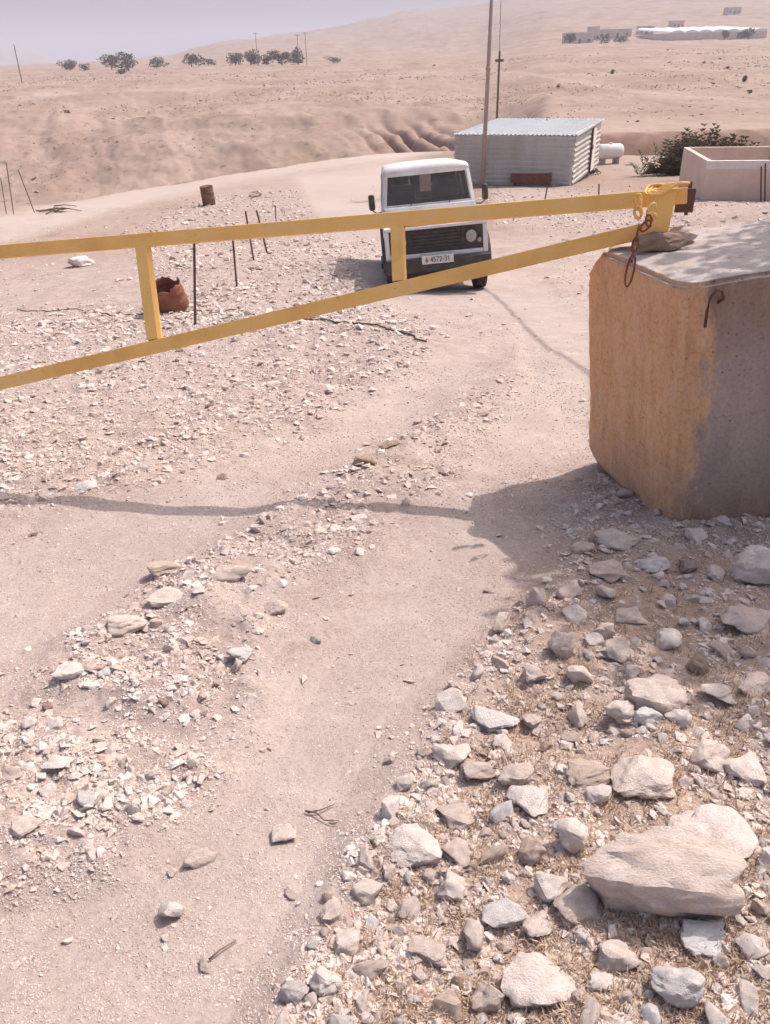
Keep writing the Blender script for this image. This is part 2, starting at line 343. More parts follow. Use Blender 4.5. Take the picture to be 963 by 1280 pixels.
def mat_block():
    k = NB('painted_concrete')
    sx = k.n('ShaderNodeSeparateXYZ'); k.l(k.co(), sx.inputs[0])
    X, Y, Z = sx.outputs
    n1 = k.noise(2.2, 6, .62, stretch=(1, 1, .45)); n2 = k.noise(11, 6, .7, stretch=(1, 1, .35)); n3 = k.noise(60, 4, .7)
    grey = k.ramp(n1, [(.3, (.28, .215, .195)), (.5, (.38, .305, .28)), (.7, (.46, .375, .34))])
    brown = k.ramp(n2, [(.3, (.22, .13, .08)), (.65, (.36, .24, .17))])
    # brown dust near the foot and the upper edge of the block
    foot = k.math('ADD', k.math('MULTIPLY', k.math('ABSOLUTE', k.math('SUBTRACT', Z, .62)), 2.1), k.math('MULTIPLY', k.math('SUBTRACT', n1, .5), 1.3))
    conc = k.mix(k.ramp(foot, [(.55, (0, 0, 0)), (1.1, (.75, .75, .75))]), grey, brown)
    yel = k.ramp(n2, [(.25, (.50, .29, .17)), (.5, (.63, .38, .22)), (.75, (.66, .46, .32))])
    # yellow paint covers the gate side and wraps a hand's width round the corner
    wrap = k.math('ADD', k.math('MULTIPLY', X, -5.0), k.math('ADD', k.math('MULTIPLY', k.math('SUBTRACT', n1, .5), 1.7), k.math('MULTIPLY', k.math('SUBTRACT', n2, .5), 1.2)))
    wrap = k.math('ADD', wrap, -2.2)
    msk = k.ramp(wrap, [(.42, (0, 0, 0)), (.66, (1, 1, 1))])
    top = k.ramp(Z, [(1.18, (1, 1, 1)), (1.0, (1, 1, 1))])
    geo = k.n('ShaderNodeNewGeometry'); sn = k.n('ShaderNodeSeparateXYZ'); k.l(geo.outputs['Normal'], sn.inputs[0])
    msk = k.mix(k.ramp(sn.outputs[2], [(.5, (0, 0, 0)), (.8, (1, 1, 1))]), msk, (0, 0, 0))
    upf = k.ramp(sn.outputs[2], [(.6, (0, 0, 0)), (.85, (1, 1, 1))]); conc = k.mix(upf, conc, k.ramp(n2, [(.3, (.42, .35, .33)), (.7, (.56, .49, .46))]))
    # paint rubbed off in patches
    n4 = k.noise(4.5, 8, .72, stretch=(1, 1, .4))
    msk = k.mix(k.ramp(n4, [(.55, (0, 0, 0)), (.63, (.6, .6, .6))]), msk, (0, 0, 0))
    yel = k.mix(k.ramp(k.math('ADD', Z, k.math('MULTIPLY', n1, 1.2)), [(.55, (.7, .7, .7)), (1.35, (0, 0, 0))]), yel, k.ramp(n2, [(.3, (.36, .235, .175)), (.7, (.50, .36, .29))]))
    col = k.mix(msk, conc, yel)
    col = k.mix(.7, col, k.ramp(n3, [(.3, (.66, .62, .6)), (.5, (1, 1, 1)), (.7, (1.08, 1.08, 1.08))]), 'MULTIPLY')
    vo = k.voro(3.2, 'DISTANCE_TO_EDGE'); 
    # boards of the form left thin level lines; small air holes
    zl = k.math('FRACT', k.math('ADD', k.math('MULTIPLY', Z, 3.1), k.math('MULTIPLY', n1, .25))); ln = k.ramp(zl, [(.0, (0, 0, 0)), (.02, (1, 1, 1)), (.98, (1, 1, 1)), (1, (0, 0, 0))])
    pv = k.voro(34); pits = k.ramp(pv.outputs['Distance'], [(.10, (0, 0, 0)), (.2, (1, 1, 1))])
    pk = k.mix(k.ramp(k.noise(6, 3), [(.52, (0, 0, 0)), (.6, (1, 1, 1))]), (1, 1, 1), pits)
    col = k.mix(1.0, col, k.mix(.45, (1, 1, 1), pk, 'MULTIPLY'), 'MULTIPLY'); col = k.mix(1.0, col, k.mix(.07, (1, 1, 1), ln, 'MULTIPLY'), 'MULTIPLY')
    b1 = k.bump(n3, .5, .006); b2 = k.bump(n2, .6, .014, b1); b3 = k.bump(ln, .3, .004, b2); k.bump(pk, .8, .006, b3)
    return k.fin(col, .93, spec=.12)
M['block'] = mat_block()

# ------------------------------------------------------------------ helpers
def link(name, me, m=None, parent=None):
    o = bpy.data.objects.new(name, me); COL.objects.link(o)
    if m is not None and me is not None: me.materials.append(m)
    if parent is not None: o.parent = parent
    return o
def tag(o, label=None, cat=None, group=None, kind=None):
    if label: o['label'] = label
    if cat: o['category'] = cat
    if group: o['group'] = group
    if kind: o['kind'] = kind
    return o
def empty(name, loc=(0, 0, 0), rot=None):
    o = bpy.data.objects.new(name, None); COL.objects.link(o); o.location = loc; o.empty_display_size = .2
    if rot is not None: o.rotation_euler = rot
    return o
def tomesh(bm, name, smooth=False):
    me = bpy.data.meshes.new(name); bm.normal_update(); bm.to_mesh(me); bm.free()
    if smooth:
        for p in me.polygons: p.use_smooth = True
    return me
def obj(name, bm, m, parent=None, smooth=False): return link(name, tomesh(bm, name, smooth), m, parent)
def npmesh(name, V, Fs, smooth=False):
    me = bpy.data.meshes.new(name); V = np.asarray(V, np.float32); Fs = np.asarray(Fs, np.int32)
    me.vertices.add(len(V)); me.vertices.foreach_set('co', V.ravel())
    k = Fs.shape[1]; me.loops.add(Fs.size); me.loops.foreach_set('vertex_index', Fs.ravel())
    me.polygons.add(len(Fs)); me.polygons.foreach_set('loop_start', np.arange(0, Fs.size, k, dtype=np.int32))
    me.polygons.foreach_set('use_smooth', np.full(len(Fs), smooth))
    me.update(calc_edges=True); me.validate(); return me
def box(bm, x0, x1, y0, y1, z0, z1, bev=0, seg=2, taper=None):
    vs = [bm.verts.new(c) for c in ((x0, y0, z0), (x1, y0, z0), (x1, y1, z0), (x0, y1, z0), (x0, y0, z1), (x1, y0, z1), (x1, y1, z1), (x0, y1, z1))]
    fs = [bm.faces.new([vs[i] for i in q]) for q in ((3, 2, 1, 0), (4, 5, 6, 7), (0, 1, 5, 4), (1, 2, 6, 5), (2, 3, 7, 6), (3, 0, 4, 7))]
    if taper:
        for v in vs[4:]: v.co = Vector(taper(v.co))
    if bev:
        es = list({e for f in fs for e in f.edges})
        bmesh.ops.bevel(bm, geom=es, offset=bev, segments=seg, affect='EDGES', profile=.5)
    return bm
def BX(*a, **k): return box(bmesh.new(), *a, **k)
def tube(bm, pts, r, n=8, cap=True, square=False, upv=None, r2=None):
    pts = [Vector(p) for p in pts]; rings = []
    ref = Vector(upv) if upv is not None else None
    for i, p in enumerate(pts):
        d = ((pts[min(i + 1, len(pts) - 1)] - pts[max(i - 1, 0)])).normalized()
        u = ref or (Vector((0, 0, 1)) if abs(d.z) < .95 else Vector((1, 0, 0)))
        s = d.cross(u).normalized(); u2 = s.cross(d).normalized()
        rr = r if r2 is None else r + (r2 - r) * i / (len(pts) - 1)
        ring = []
        for j in range(4 if square else n):
            if square:
                a, b = ((-1, -1), (1, -1), (1, 1), (-1, 1))[j]; q = p + s * (a * rr) + u2 * (b * rr)
            else:
                t = 2 * math.pi * j / n; q = p + s * (math.cos(t) * rr) + u2 * (math.sin(t) * rr)
            ring.append(bm.verts.new(q))
        rings.append(ring)
    k = len(rings[0])
    for a, b in zip(rings, rings[1:]):
        for j in range(k): bm.faces.new((a[j], a[(j + 1) % k], b[(j + 1) % k], b[j]))
    if cap: bm.faces.new(rings[0][::-1]); bm.faces.new(rings[-1])
    return bm
def TB(pts, r, **k): return tube(bmesh.new(), pts, r, **k)
def lathe(bm, prof, n=24, axis='Z', loc=(0, 0, 0)):
    rings = []
    for (r, h) in prof:
        ring = []
        for j in range(n):
            t = 2 * math.pi * j / n; a, b = r * math.cos(t), r * math.sin(t)
            c = {'Z': (a, b, h), 'X': (h, a, b), 'Y': (a, h, b)}[axis]
            ring.append(bm.verts.new(Vector(c) + Vector(loc)))
        rings.append(ring)
    for a, b in zip(rings, rings[1:]):
        for j in range(n): bm.faces.new((a[j], a[(j + 1) % n], b[(j + 1) % n], b[j]))
    if prof[0][0] > 1e-4: bm.faces.new(rings[0][::-1])
    if prof[-1][0] > 1e-4: bm.faces.new(rings[-1])
    bmesh.ops.recalc_face_normals(bm, faces=bm.faces[:]); return bm

# ------------------------------------------------------------------ the ground sheet
def scar_mask(x, y):
    sc = np.exp(-(((x - 5.5) / 6.5) ** 2 + ((y - 119 + .6 * (x - 5.5)) / 8.5) ** 2) * 1.2)
    rid = np.abs(np.sin((x + .30 * (y - 118)) * 1.05 + 1.6 * fbm(x * .15, y * .1, 44, 2)))
    cut = sst(y, 55.5, 56.5) * (1 - sst(y, 59.2, 60.2)) * sst(x, 9, 11) * (1 - sst(x, 24, 30))
    return np.maximum(np.clip(sc * 1.5, 0, 1) * np.clip(1.15 - rid * 1.1, .12, 1), cut * .7)
def build_ground():
    rs = [.25]
    while rs[-1] < 7000:
        r = rs[-1]
        k = .0055 if r < 9 else (.0085 if r < 30 else (.013 if r < 70 else (.0065 if r < 165 else (.014 if r < 500 else .03))))
        rs.append(r * (1 + k))
    rs = np.array(rs)
    fine = np.radians(np.linspace(-40, 40, 620)); co1 = np.radians(np.linspace(-180, -41, 48)); co2 = np.radians(np.linspace(41, 179, 48))
    th = np.concatenate([co1, fine, co2]); nr, nth = len(rs), len(th)
    Rr, T = np.meshgrid(rs, th, indexing='ij')
    x = (Rr * np.sin(T)).ravel(); y = (Rr * np.cos(T)).ravel()
    z = terrain(x, y)
    V = np.column_stack([x, y, z]); V = np.vstack([V, [[0, 0, gz(0, 0)]]])
    i = np.arange(nr - 1)[:, None]; j = np.arange(nth)[None]; j2 = (j + 1) % nth
    Fq = np.stack([i * nth + j, (i + 1) * nth + j, (i + 1) * nth + j2, i * nth + j2], -1).reshape(-1, 4)[:, ::-1]
    me = npmesh('ground', V, Fq, True)
    c = len(V) - 1
    px, py, d = proj(V[:, 0], V[:, 1], V[:, 2]); ok = d > .3
    jx = px + 44 * fbm(V[:, 0] * 3, V[:, 1] * 3, 101, 3) * np.clip(4 / np.maximum(d, .5), .1, 1.6)
    jy = py + 36 * fbm(V[:, 0] * 3, V[:, 1] * 3, 111, 3) * np.clip(4 / np.maximum(d, .5), .1, 1.6)
    at = {'soil': np.where(ok, zone(jx, jy, GRASSZ), 0) * np.clip(.95 + 1.6 * fbm(V[:, 0] * 2.5, V[:, 1] * 2.5, 121, 3), .35, 1),
          'track': np.where(ok, zone(jx, jy, TRACKS), 0) * (1 - sst(V[:, 1], 70, 90)),
          'scar': scar_mask(V[:, 0], V[:, 1]),
          'far': np.maximum(sst(V[:, 1] + 3 * fbm(V[:, 0] * .2, V[:, 1] * .2, 131, 3), 38, 60), .8 * sst(V[:, 1], 17, 26) * (1 - np.where(ok, zone(jx, jy, RUBBLE), 0) * .8))}
    at['track'] = np.maximum(at['track'], np.where(ok & (V[:, 1] > 90), zone(px, py, PATHS), 0) * .32)
    for n, v in at.items():
        a = me.attributes.new(n, 'FLOAT', 'POINT'); a.data.foreach_set('value', v.astype(np.float32))
    tag(link('ground', me, M['ground']), kind='structure')
build_ground()

# haze: one closed box of pale air round everything
def build_haze():
    o = obj('haze', BX(-7600, 7600, -7600, 7600, -16, 190), None); tag(o, kind='stuff')
    m = bpy.data.materials.new('dusty_air'); m.use_nodes = True; t = m.node_tree
    t.nodes.remove(t.nodes['Principled BSDF'])
    pv = t.nodes.new('ShaderNodeVolumePrincipled'); pv.inputs['Color'].default_value = (.67, .70, .83, 1)
    pv.inputs['Density'].default_value = .0004; pv.inputs['Anisotropy'].default_value = 0.0
    t.links.new(pv.outputs[0], t.nodes['Material Output'].inputs['Volume']); o.data.materials.append(m)
build_haze()

# ------------------------------------------------------------------ far things
def foliage(n, rx, ry, rz, cz, leaf, seed, clumps=7, up_bias=0):
    r = np.random.default_rng(seed)
    cc = r.normal(size=(clumps, 3)); cc /= np.linalg.norm(cc, axis=1)[:, None]
    cc *= r.uniform(.25, .72, (clumps, 1)); cs = r.uniform(.32, .6, clumps)
    k = r.integers(0, clumps, n); d = r.normal(size=(n, 3)); d /= np.linalg.norm(d, axis=1)[:, None]
    p = cc[k] + d * (cs[k] * r.uniform(.3, 1, n) ** .5)[:, None]
    p = p * [rx, ry, rz] + [0, 0, cz]
    a = r.normal(size=(n, 3)); a /= np.linalg.norm(a, axis=1)[:, None]
    b = np.cross(a, r.normal(size=(n, 3))); b /= np.linalg.norm(b, axis=1)[:, None]
    s = (leaf * r.uniform(.5, 1.3, n))[:, None]
    V = np.stack([p - a * s, p + b * s * .55, p + a * s, p - b * s * .55], 1).reshape(-1, 3)
    Fq = np.arange(n * 4).reshape(-1, 4)
    return V, Fq
def far_tree(px, y, wpx, hpx, label, seed, group='scrubby trees along the far plain'):
    p = at_px(px, y); s = y / F
    wd = wpx * s; ht = hpx * s * 1.05
    t = empty('tree', p)
    V, Fq = foliage(620, wd * .60, wd * .45, ht * .50, ht * .42, ht * .07, seed, 5 + seed % 6)
    V[:, 2] = np.maximum(V[:, 2], ht * .06)
    link('crown', npmesh('crown', V, Fq), M['hazed_leaf'], t)
    b = bmesh.new()
    for q in range(3): tube(b, [(0, 0, -.2), (.1 * (q - 1), 0, ht * .3), ((q - 1) * wd * .2, .1, ht * .6)], ht * .04, n=6, r2=ht * .012)
    obj('trunk', b, M['bark'], t)
    tag(t, label, 'tree', group)
for i, (px, y, wp, hp, lb) in enumerate([
    (88, 400, 20, 13, 'small round bush at the left end of the line of far trees'),
    (107, 400, 14, 8, 'low narrow bush between the leftmost bush and the wide tree'),
    (140, 395, 30, 17, 'wide dark tree, tallest of the left part of the far tree line'),
    (160, 375, 22, 17, 'bush standing forward of the tree line beside the wide dark tree'),
    (196, 400, 27, 13, 'flat-topped dark tree alone on the plain, left of the middle'),
    (240, 400, 25, 15, 'pale olive tree right of the flat-topped tree on the plain'),
    (261, 400, 18, 8, 'low bush touching the right side of the pale olive tree'),
    (295, 400, 20, 15, 'left tree of the dense row beside the far power poles'),
    (314, 395, 20, 17, 'second tree from the left in the dense row by the poles'),
    (334, 400, 15, 12, 'low grey bush in the middle of the dense row'),
    (353, 395, 24, 18, 'darkest and tallest tree of the dense row by the poles'),
    (373, 400, 18, 18, 'right tree of the dense row, between the two far poles'),
    (417, 400, 22, 8, 'low isolated bush right of the dense row of trees'),
    (712, 470, 16, 12, 'bushy tree left of the flat-roofed far house'),
    (752, 455, 24, 9, 'low dark hedge-like bush in front of the far houses'),
    (776, 455, 18, 9, 'dark round bush right of the hedge near the far houses'),
    (906, 480, 14, 11, 'dark bush in front of the long white greenhouse roof'),
    (935, 480, 26, 14, 'wide dark tree at the right end of the greenhouse roof')]):
    far_tree(px, y, wp, hp, lb, 200 + i)
def far_house(px, y, w_, d_, h_, label, roofm, seed, cat='house', wallm='farwall'):
    p = at_px(px, y); t = empty('far_house' if cat == 'house' else 'greenhouse', p, (0, 0, R(seed * 7 % 25 - 12)))
    obj('wall', BX(-w_ / 2, w_ / 2, -d_ / 2, d_ / 2, -1.5, h_), M[wallm], t)
    obj('roof', BX(-w_ / 2 - .3, w_ / 2 + .3, -d_ / 2 - .3, d_ / 2 + .3, h_ + .003, h_ + .3), M[roofm], t)
    if cat == 'house':
        for q in range(3):
            x = -w_ / 2 + (q + .5) * w_ / 3
            obj('window' if q != 1 else 'door', BX(x - .6, x + .6, -d_ / 2 - .06, -d_ / 2 + .05, .9 if q != 1 else -.1, 2.1), M['fardark'], t)
    tag(t, label, cat, 'far houses on the opposite hillside' if cat == 'house' else None)
far_house(722, 500, 15, 9, 5.0, 'flat-roofed pale two-storey far house left of the others', 'farwhite', 2)
far_house(741, 540, 6, 6, 6.5, 'narrow pale far house standing tallest in the middle', 'farwall', 5)
far_house(769, 560, 17, 9, 4.0, 'long low far house with pale roof right of the narrow one', 'farwall', 9)
far_house(806, 580, 9, 8, 4.0, 'small square far house between the long house and the greenhouse', 'farwall', 12)
far_house(845, 640, 8, 7, 4.0, 'tiny pale far house just above the left part of the greenhouse', 'farwall', 3)
far_house(915, 760, 11, 8, 4.5, 'tiny pale far house above the right part of the greenhouse', 'farwhite', 6)
def greenhouse():
    p = at_px(884, 520); t = empty('greenhouse', p, (0, 0, R(4)))
    bm = bmesh.new()
    for q in range(7):
        x0 = -27 + q * 7.8
        pr = [(x0 + 3.9 - 3.8 * math.cos(math.pi * a / 6), 3.2 + 1.3 * math.sin(math.pi * a / 6)) for a in range(7)]
        f = [bm.verts.new((x, -14, z)) for x, z in pr]; b = [bm.verts.new((x, 40, z + 2.5)) for x, z in pr]
        for a in range(6): bm.faces.new((f[a], f[a + 1], b[a + 1], b[a]))
        bm.faces.new(f[::-1]); bm.faces.new(b)
    obj('roof', bm, M['farwhite'], t)
    obj('wall', BX(-27, 27.4, -13.8, 39.5, -3, 3.15), M['farwall'], t)
    tag(t, 'long bright white greenhouse roof on the far right hillside', 'greenhouse')
greenhouse()
def far_pole(px, y, h_, label, arm=True, r=.13, aw=1.0):
    p = at_px(px, y); t = empty('utility_pole', p)
    obj('pole', TB([(0, 0, -.5), (0, 0, h_)], r, n=8, r2=r * .7), M['wood'], t)
    if arm: obj('crossarm', BX(-aw, aw, -.05, .05, h_ - .5, h_ - .38), M['wood'], t)
    tag(t, label, 'pole', 'distant utility poles'); return p
far_pole(28, 260, 9.5, 'thin leaning-looking pole alone at the far left edge of the plain', False, .16)
far_pole(323, 380, 12, 'far pole left of the darkest tree in the tree row')
far_pole(374, 380, 11, 'far crossarm pole behind the right end of the tree row')
far_pole(384, 385, 12, 'far crossarm pole just right of the tree row')
PF = far_pole(619, 49, 5.55, 'thin dark wooden pole rising behind the corrugated shed', True, .075, .22)

# ------------------------------------------------------------------ shed
def wavy_wall(L, H, n, depth=.05):
    bm = bmesh.new(); prev = None
    for i in range(n * 4 + 1):
        z = H * i / (n * 4); yv = (0, 0, -depth, -depth)[i % 4]
        a = bm.verts.new((0, yv, z)); b = bm.verts.new((L, yv, z))
        if prev: bm.faces.new((prev[0], prev[1], b, a))
        prev = (a, b)
    bmesh.ops.solidify(bm, geom=bm.faces[:], thickness=.03); return bm
def shed():
    C = hit(714, 232); C.z -= .05
    yaw = math.atan2(-.37, .93); L, D, H = 5.12, 7.6, 1.96
    t = empty('storage_shed', C, (0, 0, yaw))
    o = obj('front_wall', wavy_wall(L, H, 10), M['sheet'], t); o.location = (-L, 0, 0)
    o = obj('side_wall', wavy_wall(D, H + .1, 10), M['sheet'], t); o.rotation_euler = (0, 0, R(90)); o.location = (0, .03, 0)
    o = obj('side_wall', wavy_wall(D, H + .1, 10), M['sheet'], t); o.rotation_euler = (0, 0, R(-90)); o.location = (-L, D, 0)
    obj('back_wall', BX(-L + .05, -.05, D, D + .05, 0, H + .0), M['sheet'], t)
    bm = bmesh.new(); n = 30; rows = []
    for i in range(n * 4 + 1):
        x = -L - .15 + (L + .3) * i / (n * 4); zz = (0, 0, .045, .045)[i % 4]
        rows.append((bm.verts.new((x, -.22, H + zz + .02)), bm.verts.new((x, D + .25, H + zz + .10))))
    for a, b in zip(rows, rows[1:]): bm.faces.new((a[0], b[0], b[1], a[1]))
    bmesh.ops.solidify(bm, geom=bm.faces[:], thickness=-.03)
    obj('roof', bm, M['roofsheet'], t)
    d = obj('door', BX(.06, .10, 4.6, 5.7, .05, 1.85), M['sheet'], t)
    obj('door_frame', BX(.06, .13, 4.42, 4.56, 0, 1.93), M['rustdark'], t)
    obj('door_handle', BX(.10, .14, 4.7, 4.74, 1.0, 1.2), M['rustdark'], d)
    tag(t, 'pale grey shed of horizontal corrugated sheet beyond the jeep', 'shed')
    for (x, y, s) in ((-2.2, 5.2, .22), (-1.2, 6.6, .16), (-3.7, 7.2, .25)):
        r = rock_mesh(int(x * -10), 1); q = link('rock', r, M['tanstone']); q.parent = None
        q.location = t.matrix_basis @ Vector((x, y, H + .09 + .06 * y / D + .12)); q.scale = (s, s * .7, s * .5)
        tag(q, {-2.2: 'middle brown stone weighing down the shed roof sheets', -1.2: 'right brown stone weighing down the shed roof sheets', -3.7: 'left brown stone weighing down the shed roof sheets'}[x], 'rock', 'stones on the shed roof')
    return C, yaw

# ------------------------------------------------------------------ stones
SLAB = [(-.42, .1, .26), (-.25, .40, .34), (.22, .45, .5), (.46, .25, .46), (.45, -.36, .26), (-.02, -.42, .34), (-.36, -.30, .24), (-.5, -.12, .08),
        (-.38, -.38, .0), (.1, -.48, .06), (.45, -.42, .06), (.5, .0, .1), (-.4, 0, -.42), (-.3, -.2, -.45), (.2, -.22, -.5), (.36, -.1, -.45), (.4, .3, -.5), (-.2, .4, -.5)]
def rock_mesh(seed, detail=2, pts=13, flat=1.0, box_=.35, given=None):
    """broken limestone: hull of random points, edges worn, faces roughened; about 1 unit across"""
    r = random.Random(seed); bm = bmesh.new()
    for v in given or (): bm.verts.new(v)
    for _ in range(0 if given else pts):
        v = Vector((r.gauss(0, 1), r.gauss(0, 1), r.gauss(0, 1))).normalized()
        m = max(abs(v.x), abs(v.y), abs(v.z)); v = v * (1 - box_) + v / m * box_ * .85
        v *= r.uniform(.42, .52); bm.verts.new((v.x, v.y, v.z * flat))
    h = bmesh.ops.convex_hull(bm, input=bm.verts[:])
    bmesh.ops.delete(bm, geom=list({g for g in h['geom_interior'] + h['geom_unused'] if isinstance(g, bmesh.types.BMVert)}), context='VERTS')
    if detail > 0:
        bmesh.ops.dissolve_limit(bm, angle_limit=R(14), verts=bm.verts[:], edges=bm.edges[:])
        bmesh.ops.triangulate(bm, faces=bm.faces[:])
        for _ in range(2):
            bmesh.ops.subdivide_edges(bm, edges=[e for e in bm.edges if e.calc_length() > .13], cuts=1)
            bmesh.ops.triangulate(bm, faces=bm.faces[:])
        bmesh.ops.smooth_vert(bm, verts=bm.verts[:], factor=.5, use_axis_x=True, use_axis_y=True, use_axis_z=True)
        for _ in range(detail):
            es = [e for e in bm.edges if e.calc_length() > (.16 if detail < 3 else .07)]
            if es: bmesh.ops.subdivide_edges(bm, edges=es, cuts=1)
            bmesh.ops.triangulate(bm, faces=bm.faces[:])
        if len(bm.verts):
            P = np.array([v.co[:] for v in bm.verts]); o = seed * 3.7
            dn = fbm(P[:, 0] * 3.2 + o, P[:, 1] * 3.2 + P[:, 2] * 2.7, seed, 4) + .5 * fbm(P[:, 2] * 6 + o, P[:, 0] * 6 - P[:, 1] * 5, seed + 9, 3)
            for v, k in zip(bm.verts, dn): v.co += v.co.normalized() * float(k) * .11
    me = tomesh(bm, 'rock')
    if detail > 0:
        for p in me.polygons: p.use_smooth = True
        try: me.set_sharp_from_angle(angle=R(32))
        except Exception: pass
    return me
shed_C, shed_yaw = shed()

ROCKS = []      # (px, py, size) landmarks for describing the neighbours
PHR = []
def put_rock(px, py, wpx, hpx, m, label, seed, phrase=None, detail=3, pts=14, boxy=.35, group=None, sink=.22, rot=None, me=None, tilt=0):
    base = hit(px, py + hpx * .30)
    d = float(proj(*base)[2]); wd = wpx * d / F
    el = math.atan2(CZ - base.z, base.y)          # how steeply it is looked down on
    dep = wd * random.Random(seed).uniform(.75, .95)
    hh = max(hpx * d / F - dep * math.sin(el) * .78, wd * .30) * 1.12
    hh = min(hh, wd * .95)
    if wpx > 150: dep, hh = wd * .50, wd * .46
    me = me or rock_mesh(seed, detail, pts, 1.0, boxy, SLAB if wpx > 150 else None)
    o = link('rock', me, M[m])
    cs = [v.co for v in me.vertices]; ex = [max(c[i] for c in cs) - min(c[i] for c in cs) for i in range(3)]
    o.scale = (wd / ex[0], dep / ex[1], hh / ex[2] * 1.15)
    o.rotation_euler = (tilt, 0, rot if rot is not None else random.Random(seed).uniform(-.35, .35))
    o.location = (base.x, base.y + dep * .12, base.z + hh * (.5 - sink))
    tag(o, label, 'rock', group)
    if phrase: PHR.append((px, py, phrase))
    return o
